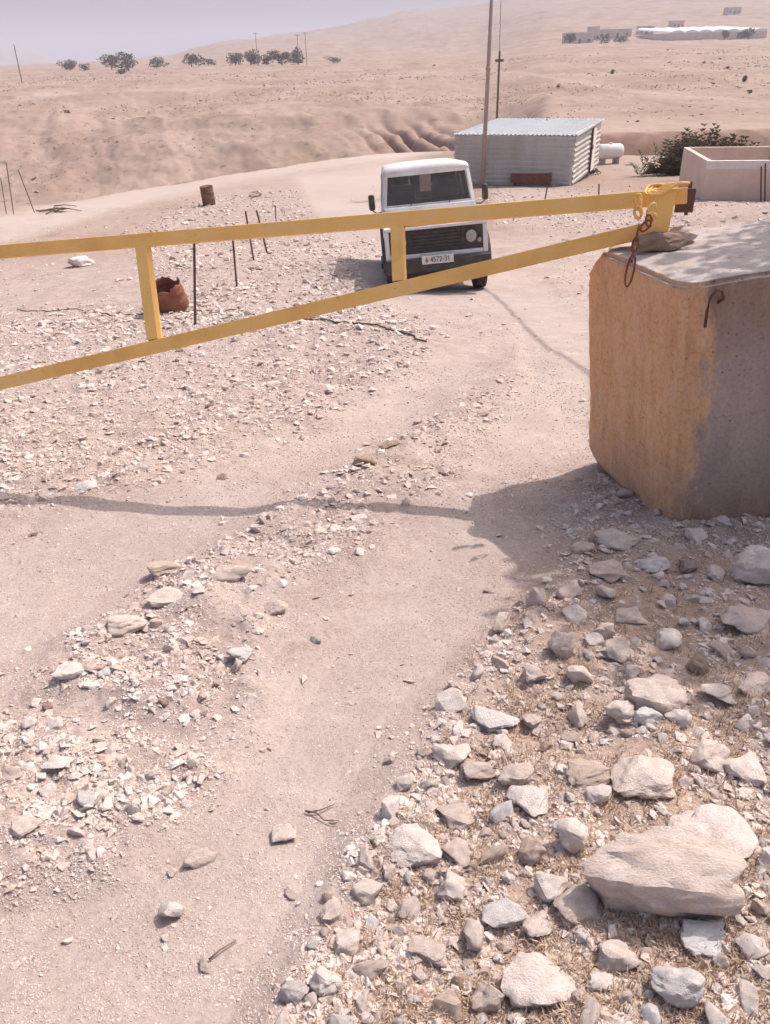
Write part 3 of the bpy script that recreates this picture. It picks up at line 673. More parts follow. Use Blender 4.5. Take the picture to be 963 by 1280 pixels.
HERO = [
 # px, py, w, h, material, label, phrase
 (822, 1088, 196, 128, 'limestone', 'largest boulder, broad and flat-topped with a shaded front face, lower right', 'the largest boulder'),
 (888, 1040, 106, 66, 'limestone', 'rounded boulder leaning against the back right of the largest boulder', 'the boulder behind the largest one'),
 (621, 884, 56, 44, 'bluestone', 'round smooth pale grey rock on the edge of the dry grass', 'the round pale grey rock'),
 (821, 866, 74, 64, 'limestone', 'sharp-peaked broken white rock standing in the dry grass', 'the sharp-peaked white rock'),
 (774, 888, 38, 36, 'limestone', 'small angular rock touching the left of the sharp-peaked rock', 'the small angular white rock'),
 (810, 894, 36, 30, 'bluestone', 'small rounded rock in front of the sharp-peaked rock', None),
 (805, 972, 82, 56, 'limestone', 'smooth wedge-shaped rock with dark underside above the largest boulder', 'the smooth wedge-shaped rock'),
 (885, 942, 56, 52, 'limestone', 'left hump of the saddle-shaped pair of rocks by the right edge', 'the saddle-shaped pair'),
 (925, 956, 56, 34, 'limestone', 'lower right hump of the saddle-shaped pair of rocks', None),
 (518, 1052, 66, 56, 'limestone', 'rounded square boulder where the dirt track meets the stones', 'the rounded square boulder'),
 (563, 942, 50, 36, 'limestone', 'flat pale rock low in the stones below the round grey rock', 'the flat pale rock'),
 (601, 960, 46, 36, 'limestone', 'angular rock with a shaded left face beside the flat pale rock', None),
 (646, 966, 46, 30, 'limestone', 'low rounded rock left of the reddish broken rock', None),
 (736, 962, 56, 46, 'tanstone', 'reddish tan broken rock with several small faces', 'the reddish broken rock'),
 (711, 1038, 48, 60, 'limestone', 'tall rounded rock against the upper left of the largest boulder', 'the tall rounded rock'),
 (668, 992, 58, 28, 'limestone', 'long low rock lying above the tall rounded rock', 'the long low rock'),
 (572, 1020, 52, 28, 'tanstone', 'flat tan rock half sunk right of the rounded square boulder', None),
 (663, 1062, 36, 46, 'tanstone', 'pointed tan rock standing upright left of the largest boulder', 'the upright pointed rock'),
 (674, 1104, 44, 46, 'limestone', 'rounded knob-like rock below the upright pointed rock', 'the knob-like rock'),
 (722, 1126, 58, 44, 'tanstone', 'jagged tan rock in front of the largest boulder on its left', 'the jagged tan rock'),
 (632, 1140, 56, 34, 'bluestone', 'bluish grey slab of rock left of the knob-like rock', 'the bluish slab'),
 (674, 1153, 44, 34, 'limestone', 'angular white rock right of the bluish slab', None),
 (532, 1186, 50, 32, 'limestone', 'bright flat rock alone in the dry grass at lower middle', 'the bright flat rock'),
 (676, 1222, 96, 84, 'limestone', 'big smooth rounded boulder at the bottom edge, right of middle', 'the big smooth bottom boulder'),
 (612, 1236, 42, 50, 'tanstone', 'upright rock against the left of the big smooth bottom boulder', 'the upright bottom rock'),
 (876, 1166, 62, 42, 'bluestone', 'pale wedge rock below the right end of the largest boulder', 'the pale wedge rock'),
 (845, 1226, 64, 76, 'bluestone', 'tall grey faceted rock at the bottom right', 'the tall grey faceted rock'),
 (771, 1190, 52, 52, 'limestone', 'rough white rock between the big bottom boulder and the pale wedge', 'the rough white rock'),
 (947, 708, 62, 66, 'limestone', 'smooth rounded boulder in shade at the right edge under the block', 'the shaded boulder at the right edge'),
 (942, 852, 50, 38, 'limestone', 'flat rock at the right edge level with the sharp-peaked rock', 'the flat rock at the right edge'),
 (899, 866, 42, 28, 'limestone', 'flattish rock between the sharp-peaked rock and the right edge', None),
 (701, 803, 38, 46, 'limestone', 'elongated white rock pointing down, left in the dry grass', 'the elongated white rock'),
 (753, 788, 28, 38, 'limestone', 'narrow white rock standing on end right of the elongated one', 'the narrow upright rock'),
 (791, 772, 42, 22, 'tanstone', 'low greyish rock below the shade of the block', None),
 (766, 713, 50, 28, 'tanstone', 'tan rock at the edge of the shadow below the block', 'the tan rock at the shadow edge'),
 (818, 700, 44, 34, 'bluestone', 'shaded layered rock in front of the corner of the block', 'the layered shaded rock'),
 (770, 672, 56, 34, 'tanstone', 'low broad rock fully in the block shadow', 'the broad rock in the block shadow'),
 (934, 780, 68, 26, 'limestone', 'long sunlit ledge-like rock at the right edge below the shade', 'the long ledge-like rock'),
 (368, 1237, 40, 40, 'bluestone', 'white rounded rock at the bottom, left of the squarish pinkish one', 'the white rounded bottom rock'),
 (408, 1222, 42, 42, 'limestone', 'squarish pinkish rock at the bottom beside the white rounded rock', 'the squarish pinkish rock'),
 (214, 1138, 30, 34, 'limestone', 'lone egg-like stone on the smooth track at the lower left', 'the lone egg-like stone'),
 (252, 1077, 38, 20, 'tanstone', 'lone low slab-like stone in the middle of the smooth track', 'the low slab-like stone'),
 (356, 1045, 34, 17, 'limestone', 'lone flat stone at the right side of the smooth track', 'the lone flat stone'),
 (370, 1110, 26, 22, 'limestone', 'small blunt stone below the lone flat stone', None),
 (156, 779, 52, 38, 'limestone', 'big squarish pale rock on the left strip between the wheel tracks', 'the big squarish rock'),
 (204, 749, 48, 20, 'limestone', 'long pale slab behind the big squarish rock', 'the long pale slab'),
 (300, 817, 34, 32, 'bluestone', 'bright upright stone alone in the middle of the road', 'the bright upright stone'),
 (87, 837, 38, 24, 'limestone', 'flat pale stone left of and below the big squarish rock', 'the flat pale stone'),
 (112, 834, 22, 12, 'tanstone', 'small orange tan stone touching the flat pale stone', None),
 (202, 877, 15, 12, 'brownstone', 'small round orange stone alone below the big squarish rock', None),
 (205, 713, 44, 14, 'tanstone', 'thin reddish slab above the long pale slab', 'the thin reddish slab'),
 (289, 718, 46, 22, 'tanstone', 'reddish broken stone right of the thin reddish slab', 'the reddish broken stone'),
 (345, 760, 32, 17, 'limestone', 'flattish stone in the middle of the road above the upright one', None),
 (457, 577, 31, 16, 'brownstone', 'larger brown stone beyond the long thin shadow of the barrier', 'the larger brown stone'),
 (486, 553, 28, 15, 'brownstone', 'smooth brown stone just beyond the larger brown stone', None),
 (278, 596, 15, 11, 'brownstone', 'dark crumb of stone alone on the pale track', 'the dark crumb of stone'),
 (603, 516, 18, 10, 'brownstone', 'small brown stone on the track left of the block', 'the small brown stone by the block'),
 (101, 329, 34, 12, 'limestone', 'flat pale pink slab beyond the barrier at the left', 'the flat pink slab'),
 (345, 480, 24, 10, 'limestone', 'low pale stone in the rubble below the barrier', 'the low pale rubble stone'),
 (448, 648, 22, 12, 'limestone', 'bright stone lying on the near edge of the barrier shadow', None),
 (72, 956, 32, 24, 'limestone', 'square pale stone at the top right of the lower left pile', 'the top stone of the left pile'),
 (32, 1034, 40, 26, 'limestone', 'widest flat stone in the lower left pile', 'the widest stone of the left pile'),
 (60, 985, 24, 18, 'limestone', 'stone with a brown shaded front in the lower left pile', None),
 (107, 998, 30, 20, 'bluestone', 'pale bluish stone on the right slope of the lower left pile', 'the bluish stone of the left pile'),
 (14, 965, 28, 20, 'limestone', 'stone at the far left edge of the lower left pile', None),
 (320, 243, 17, 10, 'tanstone', 'short brown boulder lying right of the upright brown barrel', 'the upright brown barrel'),
 (107, 608, 26, 12, 'bluestone', 'pale stone at the left end of the barrier shadow', 'the left end of the barrier shadow'),
]
for i, (px, py, wp, hp, m, lb, ph) in enumerate(HERO):
    big = wp > 60
    put_rock(px, py, wp, hp, m, lb, 400 + i, ph, detail=4 if big else (3 if wp > 30 else 2), pts=18 if big else 13,
             boxy=.55 if 'square' in lb or 'slab' in lb or 'flat' in lb else .25, sink=.14 if wp > 28 else .25)

def dens(px, py):
    ru = zone(px, py, RUBBLE); tr = zone(px, py, TRACKS)
    return np.clip(ru * 1.0 + .16, 0, 1) * (1 - .82 * tr * (1 - .5 * ru)) + .02
def blocked(x, y):      # under the block, the jeep, the buildings
    b = (x > 1.42) & (x < 3.2) & (y > 3.5) & (y < 4.6)
    b |= (np.abs(x - .8) < 1.05) & (y > 12.6) & (y < 17.2)
    b |= (y > 39) | ((x > 11) & (y > 32))
    return b
# --- medium stones, each an object
def mediums():
    N = 5200
    r = np.random.default_rng(77)
    px = r.uniform(-40, 1000, N); py = np.where(r.random(N) < .62, r.uniform(640, 1290, N), r.uniform(380, 1290, N))
    sz = 9 + r.pareto(1.9, N) * 7.5
    bigz = polymask(px, py, RUBBLE[4][0], 20); sz = np.where(bigz > .5, sz * 1.45, sz)
    sz = np.where(bigz > .5, np.clip(sz, 9, 46), np.clip(sz * .8, 7, 24))
    sz *= np.clip((py - 250) / 640, .35, 1)
    keep = r.random(N) < dens(px, py) * (.25 + .7 * bigz)
    px, py, sz = px[keep], py[keep], sz[keep]
    x, y = hits(px, py); k = ~blocked(x, y); px, py, sz, x, y = px[k], py[k], sz[k], x[k], y[k]
    order = np.argsort(-sz); chosen = []; hp = [(h[0], h[1], h[2]) for h in HERO]
    out = []
    for i in order:
        if any(math.hypot(px[i] - a, (py[i] - b) * 1.35) < .52 * (sz[i] + c) for a, b, c in chosen): continue
        if any(math.hypot(px[i] - a, (py[i] - b) * 1.2) < .5 * (sz[i] + c) + 1 for a, b, c in hp): continue
        chosen.append((px[i], py[i], sz[i])); out.append(i)
        if len(out) >= 236: break
    return px, py, sz, x, y, out
mpx, mpy, msz, mx, my, msel = mediums()
LIB = [rock_mesh(900 + i, 2, 12 + i % 5, 1.0, .15 + .1 * (i % 5)) for i in range(16)]
LANDS = PHR + [(545, 300, 'the jeep'), (217, 367, 'the rusty drum')]
ORD = ['largest', 'second largest', 'third largest', 'fourth largest', 'fifth largest', 'sixth largest', 'seventh largest', 'eighth largest', 'ninth largest', 'tenth largest', 'eleventh largest', 'twelfth largest', 'thirteenth largest', 'fourteenth largest', 'fifteenth largest', 'sixteenth largest']
cnt = {}
for i in msel:
    qx, qy, s = float(mpx[i]), float(mpy[i]), float(msz[i])
    _, lx, ly, ph = min((math.hypot(qx - a, qy - b), a, b, p) for a, b, p in LANDS)
    dx, dy = qx - lx, qy - ly
    if abs(dx) > 2.2 * abs(dy): dr = 'right of' if dx > 0 else 'left of'
    elif abs(dy) > 2.2 * abs(dx): dr = 'in front of' if dy > 0 else 'behind'
    else: dr = 'in front and to the ' + ('right of' if dx > 0 else 'left of') if dy > 0 else 'behind and ' + ('right of' if dx > 0 else 'left of')
    rr = random.Random(int(i)); me = LIB[rr.randrange(len(LIB))]
    d = float(proj(mx[i], my[i], gz(mx[i], my[i]))[2]); wd = s * d / F * 1.12
    o = link('rock', me)
    if not me.materials: me.materials.append(M['limestone'])
    u = rr.random(); mm = 'limestone' if u < .74 else ('tanstone' if u < .90 else ('bluestone' if u < .985 else 'brownstone'))
    o.material_slots[0].link = 'OBJECT'; o.material_slots[0].material = M[mm]
    o.scale = (wd, wd * rr.uniform(.6, .95), wd * rr.uniform(.42, .8))
    o.rotation_euler = (rr.uniform(-.4, .4), rr.uniform(-.4, .4), rr.uniform(0, 6.28))
    o.location = (mx[i], my[i], gz(mx[i], my[i]) + o.scale[2] * .2)
    nm = 'grey stone' if mm == 'bluestone' else 'tan stone' if mm == 'tanstone' else 'brown stone' if mm == 'brownstone' else 'pale stone'
    c = cnt.get((nm, ph, dr), 0); cnt[(nm, ph, dr)] = c + 1
    tag(o, f'{ORD[min(c, 15)]} {nm} {dr} {ph}'.replace('in front and to the left of', 'front left of').replace('in front and to the right of', 'front right of'), 'rock', 'loose stones scattered over the road and its edge')

# --- gravel: thousands of crushed pieces, one mesh
def hull_lib(n, pts):
    L = []
    for i in range(n):
        r = random.Random(5000 + i); bm = bmesh.new()
        for _ in range(pts):
            v = Vector((r.gauss(0, 1), r.gauss(0, 1), r.gauss(0, 1))).normalized() * r.uniform(.4, .55); bm.verts.new(v)
        h = bmesh.ops.convex_hull(bm, input=bm.verts[:])
        bmesh.ops.delete(bm, geom=list({g for g in h['geom_interior'] + h['geom_unused'] if isinstance(g, bmesh.types.BMVert)}), context='VERTS')
        bmesh.ops.triangulate(bm, faces=bm.faces[:]); bmesh.ops.recalc_face_normals(bm, faces=bm.faces[:])
        bm.verts.ensure_lookup_table(); bm.verts.index_update()
        L.append((np.array([v.co[:] for v in bm.verts]), np.array([[v.index for v in f.verts] for f in bm.faces]))); bm.free()
    return L
def scatter(name, x, y, size, lib, m, seed, flat=(.3, .68)):
    r = np.random.default_rng(seed); n = len(x); z = terrain(x, y)
    which = r.integers(0, len(lib), n); Vs, Fs, off = [], [], 0
    for k, (lv, lf) in enumerate(lib):
        idx = np.nonzero(which == k)[0]
        if not len(idx): continue
        c = len(idx); s = size[idx]
        V = lv[None] * np.stack([s, s * r.uniform(.6, 1, c), s * r.uniform(*flat, c)], -1)[:, None, :]
        a = r.uniform(0, 6.283, c); t = r.normal(0, .35, c)
        ct, st = np.cos(t)[:, None], np.sin(t)[:, None]
        Y, Zz = V[..., 1] * ct - V[..., 2] * st, V[..., 1] * st + V[..., 2] * ct
        ca, sa = np.cos(a)[:, None], np.sin(a)[:, None]
        X = V[..., 0] * ca - Y * sa; Y = V[..., 0] * sa + Y * ca
        P = np.stack([X + x[idx][:, None], Y + y[idx][:, None], Zz + (z[idx] + s * .09)[:, None]], -1)
        nv = len(lv); Vs.append(P.reshape(-1, 3)); Fs.append((lf[None] + (np.arange(c) * nv)[:, None, None] + off).reshape(-1, 3)); off += c * nv
    o = link(name, npmesh(name, np.vstack(Vs), np.vstack(Fs)), m); tag(o, kind='stuff'); return o
def gravel():
    r = np.random.default_rng(33); N = 560000
    px = r.uniform(-220, 1180, N); py = np.where(r.random(N) < .2, r.uniform(215, 420, N), r.uniform(300, 1420, N))
    r2 = np.random.default_rng(36); E = 200000; ex = r2.uniform(220, 700, E); left = r2.random(E) < .5
    px = np.concatenate([px, np.where(left, -ex, 963 + ex)]); py = np.concatenate([py, r2.uniform(300, 1500, E)]); N = len(px)
    cl = vn(px / 60, py / 34, 301) + .6 * vn(px / 24, py / 14, 303)
    gz_ = zone(px, py, GRASSZ); up_ = np.maximum(polymask(px, py, RUBBLE[0][0], 20), polymask(px, py, RUBBLE[1][0], 12))
    keep = r.random(N) < dens(px, py) * np.clip(.62 + 1.3 * cl + .4 * up_, .08, 1) * .85 * (1 - .42 * gz_)
    px, py = px[keep], py[keep]
    sz = 2.0 + r.pareto(2.5, len(px)) * (1.5 + 1.3 * np.maximum(zone(px, py, RUBBLE), .0))
    sz = np.clip(sz, 1.7, 17) * np.clip(.55 + (py - 200) / 900, .6, 1.25)
    x, y = hits(px, py); k = ~blocked(x, y) & (y < 39.5)
    x, y, sz, px, py = x[k], y[k], sz[k], px[k], py[k]
    d = proj(x, y, terrain(x, y, False))[2]
    scatter('gravel', x, y, np.minimum(sz * d / F * 1.0, .2), hull_lib(20, 10), M['gravel'], 9)
    # the smaller of the stones that are not objects of their own
    rest = np.array([i for i in range(len(mpx)) if i not in set(msel) and msz[i] < 13])
    print('gravel pieces', len(x), 'rest', len(rest))
gravel()
def fine_grit():
    r = np.random.default_rng(34); N = 230000
    px = r.uniform(-100, 1063, N); py = r.uniform(430, 1380, N)
    cl = vn(px / 40, py / 22, 311)
    keep = r.random(N) < np.clip(.45 + 1.0 * cl, .06, 1)
    px, py = px[keep], py[keep]; x, y = hits(px, py); k = ~blocked(x, y); x, y = x[k], y[k]
    scatter('grit', x, y, r.uniform(.004, .012, len(x)) * np.clip(y / 3, .7, 2), hull_lib(8, 7), M['gravel'], 10)
fine_grit()
def scree():
    r = np.random.default_rng(35); N = 26000
    a = r.uniform(-.55, .6, N); y = r.uniform(70, 330, N) ; x = a * y
    cl = fbm(x * .05, y * .05, 501, 3) + .5 * fbm(x * .3, y * .3, 503, 2)
    k = (r.random(N) < np.clip(.10 + 2.6 * cl, 0, 1)); x, y = x[k], y[k]
    scatter('scree', x, y, (r.uniform(.12, .34, len(x)) + r.pareto(3, len(x)) * .08) * np.clip(y / 130, .7, 1.7), hull_lib(8, 8), M['scree'], 12)
scree()
def dry_grass():
    r = np.random.default_rng(55); N = 190000
    px = r.uniform(330, 1200, N); py = r.uniform(600, 1420, N)
    cl = vn(px / 38, py / 26, 401) + .7 * vn(px / 13, py / 10, 402)
    keep = r.random(N) < zone(px, py, GRASSZ) * np.clip(.45 + 1.5 * cl, .03, 1)
    x, y = hits(px[keep], py[keep]); k = ~blocked(x, y); x, y = x[k], y[k]; n = len(x)
    z = terrain(x, y); L = r.uniform(.008, .038, n); az = r.uniform(0, 6.283, n); ti = r.uniform(.3, 1.45, n)
    d = np.stack([np.cos(az) * np.sin(ti), np.sin(az) * np.sin(ti), np.cos(ti)], -1)
    wv = np.stack([-np.sin(az), np.cos(az), 0 * az], -1) * r.uniform(.0008, .0020, n)[:, None]
    b = np.stack([x, y, z - .002], -1); m = b + d * (L * .55)[:, None] + wv * 0; t = b + d * L[:, None]; t[:, 2] -= L * .25 * np.sin(ti)
    V = np.stack([b - wv, b + wv, m + wv * .7, m - wv * .7, t], 1).reshape(-1, 3); o = (np.arange(n) * 5)[:, None]
    Fq = np.vstack([o + [0, 1, 2], o + [0, 2, 3], o + [3, 2, 4]])
    tag(link('dry_grass', npmesh('dry_grass', V, Fq), M['straw']), kind='stuff')
dry_grass()

# ------------------------------------------------------------------ concrete block
BLK = hit(848, 652)
def concrete_block():
    yaw = math.atan2(.05, .99)
    Wd, D, H = 1.36, .95, 1.235
    ox = BLK.x + .5 * Wd - .06; oy = BLK.y + .5 * D + .04
    t = empty('concrete_block', (ox, oy, BLK.z - .02), (R(-.6), R(-6.0), yaw))
    bm = bmesh.new(); box(bm, -Wd / 2, Wd / 2, -D / 2, D / 2, 0, H)
    def cut(co, no):
        g = bm.verts[:] + bm.edges[:] + bm.faces[:]
        r_ = bmesh.ops.bisect_plane(bm, geom=g, plane_co=co, plane_no=no, clear_outer=True)
        bmesh.ops.holes_fill(bm, edges=[e for e in r_['geom_cut'] if isinstance(e, bmesh.types.BMEdge)])
    x0 = -Wd / 2
    cut((x0 + .12, D / 2, H), (-.72, .42, .46)); cut((x0, D / 2 - .10, 0), (-.55, .6, -.75)); cut((x0, -D / 2 + .05, H * .5), (-.8, -.6, 0.02))
    bmesh.ops.bevel(bm, geom=bm.edges[:], offset=.022, segments=3, affect='EDGES', clamp_overlap=True)
    bmesh.ops.triangulate(bm, faces=bm.faces[:])
    for _ in range(7):
        es = [e for e in bm.edges if e.calc_length() > .045]
        if not es: break
        bmesh.ops.subdivide_edges(bm, edges=es, cuts=1); bmesh.ops.triangulate(bm, faces=[f for f in bm.faces if len(f.verts) > 3])
    P = np.array([v.co[:] for v in bm.verts])
    dn = fbm(P[:, 0] * 2 + P[:, 2] * 1.3, P[:, 1] * 2 + P[:, 2], 3, 3) * .022 + fbm(P[:, 0] * 14 + P[:, 1] * 9, P[:, 2] * 14 - P[:, 1] * 5, 8, 3) * .010
    c = Vector((0, 0, H / 2))
    for v, k in zip(bm.verts, dn): v.co += (v.co - c).normalized() * float(k)
    for v in bm.verts: v.co.x -= .13 * (v.co.y + D / 2) * (1 - min(max(v.co.x / Wd + .5, 0), 1))
    obj('body', bm, M['block'], t, True)
    x0 -= .05
    h = [(x0 + .155, -D / 2 - .012, H - .19), (x0 + .150, -D / 2 - .03, H - .10), (x0 + .155, -D / 2 - .045, H - .03), (x0 + .18, -D / 2 - .05, H + .005),
         (x0 + .215, -D / 2 - .045, H - .005), (x0 + .235, -D / 2 - .03, H - .05), (x0 + .225, -D / 2 + .01, H - .085)]
    h = [(x0 + .155 + (a - x0 - .155) * .78, b, H - .19 + (c - H + .19) * .85) for a, b, c in h]
    obj('lifting_hook', TB(h, .007, n=8), M['rustdark'], t, True)
    tag(t, 'huge concrete block with faded yellow paint holding the barrier', 'concrete block')
    return t
CB = concrete_block()
# stones lying on the block
def top_stone(px, py, y, wd, dp, hh, m, label, seed):
    p = at_y(px, py, y); me = rock_mesh(seed, 3, 16, 1, .5); o = link('rock', me, M[m]); o.location = p
    o.scale = (wd, dp, hh); o.rotation_euler = (0, R(-3), R(4)); tag(o, label, 'rock', 'stones lying on the concrete block')
top_stone(822, 302, 3.98, .29, .16, .115, 'brownstone', 'long brown stone on the block at the foot of the gate post', 871)
top_stone(853, 295, 4.08, .165, .13, .10, 'tanstone', 'paler stone at the right end of the long brown one on the block', 873)

# ------------------------------------------------------------------ barrier gate
def gate():
    lean = Vector((0, .22, .975))
    A = at_y(0, 315, 4.86); B = at_y(858, 245, 4.14); dAB = B - A
    c = at_y(0, 479.5, 4.54); d = at_y(812, 287, 4.11); dcd = d - c
    t = empty('barrier_gate', (B.x, B.y, B.z))
    inv = -Vector(t.location)
    def P(v): return v + inv
    A2 = A - dAB * .30; c2 = c - dcd * .30
    o = obj('top_beam', TB([P(A2), P(B)], .037, square=True, upv=lean), M['yellow'], t); _bev(o, .004)
    o = obj('bottom_beam', TB([P(c2), P(d)], .0375, square=True, upv=lean), M['yellow'], t); _bev(o, .004)
    def on(a, b, px):
        lo, hi = 0., 1.
        for _ in range(40):
            m = (lo + hi) / 2; q = a + (b - a) * m
            if float(proj(*q)[0]) < px: lo = m
            else: hi = m
        return a + (b - a) * lo
    for pt, pb in ((178, 195), (497, 500)):
        u, v = on(A2, B, pt), on(c2, d, pb); ax = (v - u).normalized()
        o = obj('upright', TB([P(u) + ax * .036, P(v) - ax * .036], .0335, square=True, upv=dAB.cross(ax)), M['yellow'], t); _bev(o, .003)
    o = obj('upright', TB([P(A2 + dAB * .05), P(c2 + dcd * .05)], .0335, square=True, upv=dAB.cross(Vector((0, 0, 1)))), M['yellow'], t)
    # hinge post on the block
    pt, pb = at_y(830, 238, 4.05), at_y(814, 312, 4.04)
    o = obj('hinge_post', TB([P(pb) - Vector((0, 0, .05)), P(pt)], .051, square=True, upv=Vector((.13, 1, 0))), M['yellow'], t); _bev(o, .005)
    # rust brown hinge plate and pin
    q = P(at_y(853, 249, 4.17)); o = obj('hinge_plate', BX(q.x - .045, q.x + .045, q.y - .05, q.y - .035, q.z - .055, q.z + .055, bev=.004), M['rustdark'], t)
    q = P(at_y(861, 246, 4.15)); obj('hinge_pin', TB([q - Vector((0, 0, .085)), q + Vector((0, 0, .07))], .009, n=10), M['rustdark'], t)
    # loops of bright yellow strap wound over the top of the post
    bm = bmesh.new(); cpt = P(at_y(832, 238, 4.05)) 
    for i in range(6):
        r_ = random.Random(i); ph = i * .5; pts = []
        for k in range(13):
            a = 2 * math.pi * k / 12
            pts.append(cpt + Vector(((i - 2.5) * .018 + .052 * math.cos(a) + .008 * math.sin(3 * a + ph), .060 * math.sin(a), .004 + .016 * math.sin(a + .7 + ph * .9) + .004 * i)))
        tube(bm, pts, .0065, n=6)
    obj('strap', bm, M['yellow'], t, True)
    tag(t, 'long yellow steel barrier arm with two uprights closed across the road', 'barrier gate')
    return t
def _bev(o, w_):
    m = o.modifiers.new('edge', 'BEVEL'); m.width = w_; m.segments = 2
GT = gate()
def chain():
    t = empty('chain', at_y(800, 268, 3.92)); b0 = Vector(t.location)
    def ell(bm, c, ax, side, L, Wd, r):
        pts = []
        for k in range(17):
            a = 2 * math.pi * k / 16; pts.append(c + ax * (L * math.cos(a)) + side * (Wd * math.sin(a)))
        tube(bm, pts, r, n=6, cap=False)
    # wrapped links round the post
    r_ = random.Random(4)
    for i in range(8):
        c = at_y(800 + r_.uniform(-7, 16), 252 + i * 4.2 + r_.uniform(-2, 2), 3.83) - b0
        bm = bmesh.new(); ang = r_.uniform(-.9, .9)
        ell(bm, c, Vector((math.sin(ang), -.15, math.cos(ang))), Vector((math.cos(ang), .3 * (-1) ** i, -math.sin(ang))), .028, .015, .0055)
        obj('link', bm, M['yellow'] if i < 6 else M['rust'], t, True)
    for i, (px, py, L) in enumerate(((797, 292, .034), (794, 306, .034), (792, 318, .034), (788, 338, .072))):
        bm = bmesh.new(); c = at_y(px, py, 3.80 if i < 2 else 3.62) - b0
        sd = Vector((1, 0, .12)) if i % 2 == 1 else Vector((.35, .9, 0))
        if i == 3: sd = Vector((.9, -.3, 0)).normalized()
        ell(bm, c, Vector((.10, .05, .98)), sd.normalized(), L, .013 if i < 3 else .016, .005)
        obj('link', bm, M['rust'], t, True)
    tag(t, 'chain wound round the gate post and hanging down the yellow block face', 'chain')
chain()

# ------------------------------------------------------------------ jeep
def jeep():
    base = at_px(546, 12.5)
    g1, g2 = gz(base.x, 13.6), gz(base.x, 17.0); pit = math.atan2(g1 - g2, 3.4)
    t = empty('jeep', (base.x + .05, 12.45, gz(base.x, 13.0) + .005), (-pit * .8, R(-3.9), R(0.5))); t.scale = (.93, 1.0, 1.02)
    Wp, K, G = M['white_paint'], M['black_plastic'], M['glass']
    body = bmesh.new()
    # lower tub and wings: side profile with wheel openings, swept across the width
    def arch(yc, r=.46, z0=.42, n=8): return [(yc - r * math.cos(math.pi * k / n), z0 + r * .82 * math.sin(math.pi * k / n)) for k in range(n + 1)]
    prof = [(.13, .52), (.16, .52)] + arch(.62) + [(1.15, .42), (2.75, .42)] + arch(3.28) + [(3.85, .46), (4.28, .50), (4.28, 1.20), (1.32, 1.20), (1.28, 1.085), (.20, 1.045), (.13, 1.00)]
    for xs in ((-.84, -.50), (.50, .84)):
        f = [body.verts.new((xs[0], y, z)) for y, z in prof]; b = [body.verts.new((xs[1], y, z)) for y, z in prof]
        for i in range(len(prof)):
            j = (i + 1) % len(prof); body.faces.new((f[i], f[j], b[j], b[i]))
        body.faces.new(f[::-1]); body.faces.new(b)
    box(body, -.498, .498, .135, 1.30, .53, 1.03); box(body, -.498, .498, 3.9, 4.27, .55, 1.19); box(body, -.498, .498, 1.31, 1.36, .5, 1.19)
    bmesh.ops.recalc_face_normals(body, faces=body.faces[:])
    o = obj('body', body, Wp, t); _bev(o, .018)
    obj('floor', BX(-.49, .49, 1.37, 3.89, .50, .60), K, t)
    o = obj('bonnet', box(bmesh.new(), -.72, .72, .17, 1.27, 1.04, 1.125, bev=.03, taper=lambda c: (c.x * .97, c.y, c.z + .05 * (c.y / 1.27))), Wp, t, True)
    obj('bonnet_edge', BX(-.53, .33, .15, .168, 1.045, 1.075), K, t)
    o = obj('scuttle', box(bmesh.new(), -.79, .79, 1.27, 1.50, 1.09, 1.25, bev=.015), Wp, t)
    for s in (-1, 1): obj('vent_flap', BX(s * .4 - .3, s * .4 + .3, 1.255, 1.268, 1.15, 1.225, bev=.004), Wp, t)
    # grille panel across the whole nose with white surround
    gp = obj('grille', BX(-.765, .765, .095, .133, .665, 1.0, bev=.01), K, t)
    bm = bmesh.new()
    for i in range(6): box(bm, -.42, .42, .074, .094, .70 + i * .048, .722 + i * .048)
    for sx in (-.44, .44): box(bm, sx - .012, sx + .012, .076, .094, .67, .995)
    obj('grille_bars', bm, K, gp)
    bm = bmesh.new(); box(bm, -.84, .84, .07, .130, 1.003, 1.045); box(bm, -.84, -.768, .07, .130, .60, 1.0); box(bm, .768, .84, .07, .130, .60, 1.0); box(bm, -.765, .765, .07, .130, .60, .662)
    o = obj('nose_surround', bm, Wp, t); _bev(o, .008)
    for s in (-1, 1):
        h = obj('headlight', lathe(bmesh.new(), [(.105, .094), (.105, .070), (.092, .068)], 28, 'Y', (s * .575, 0, .845)), K, t, True)
        obj('lens', lathe(bmesh.new(), [(.088, .072), (.086, .060), (.06, .050), (.0001, .045)], 28, 'Y', (s * .575, 0, .845)), M['lamp_glass'], h, True)
        obj('indicator', lathe(bmesh.new(), [(.035, .094), (.034, .078), (.0001, .072)], 18, 'Y', (s * .71, 0, .78)), M['lamp_glass'], t, True)
    o = obj('front_bumper', BX(-.88, .88, -.04, .07, .40, .585, bev=.015), K, t)
    pl = obj('number_plate', BX(-.26, .26, -.062, -.045, .515, .635, bev=.004), M['plate'], t)
    cu = bpy.data.curves.new('plate_text', 'FONT'); cu.body = '6 4572-31'; cu.size = .105; cu.align_x = 'CENTER'; cu.align_y = 'CENTER'; cu.extrude = .002
    tx = bpy.data.objects.new('plate_text', cu); COL.objects.link(tx)
    dg = bpy.context.evaluated_depsgraph_get(); me = bpy.data.meshes.new_from_object(tx.evaluated_get(dg)); bpy.data.objects.remove(tx)
    tx = link('plate_text', me, M['plateink'], pl); tx.rotation_euler = (R(90), 0, 0); tx.location = (0, -.0655, .575); tx.scale = (.95, 1, 1)
    me.materials.clear(); me.materials.append(M['plateink'])
    # white folded towing bracket below the bumper
    o = obj('tow_bracket', TB([(.30, -.01, .39), (.40, -.02, .27), (.56, -.02, .275), (.56, -.01, .39)], .012, n=8), M['white_paint'], t)
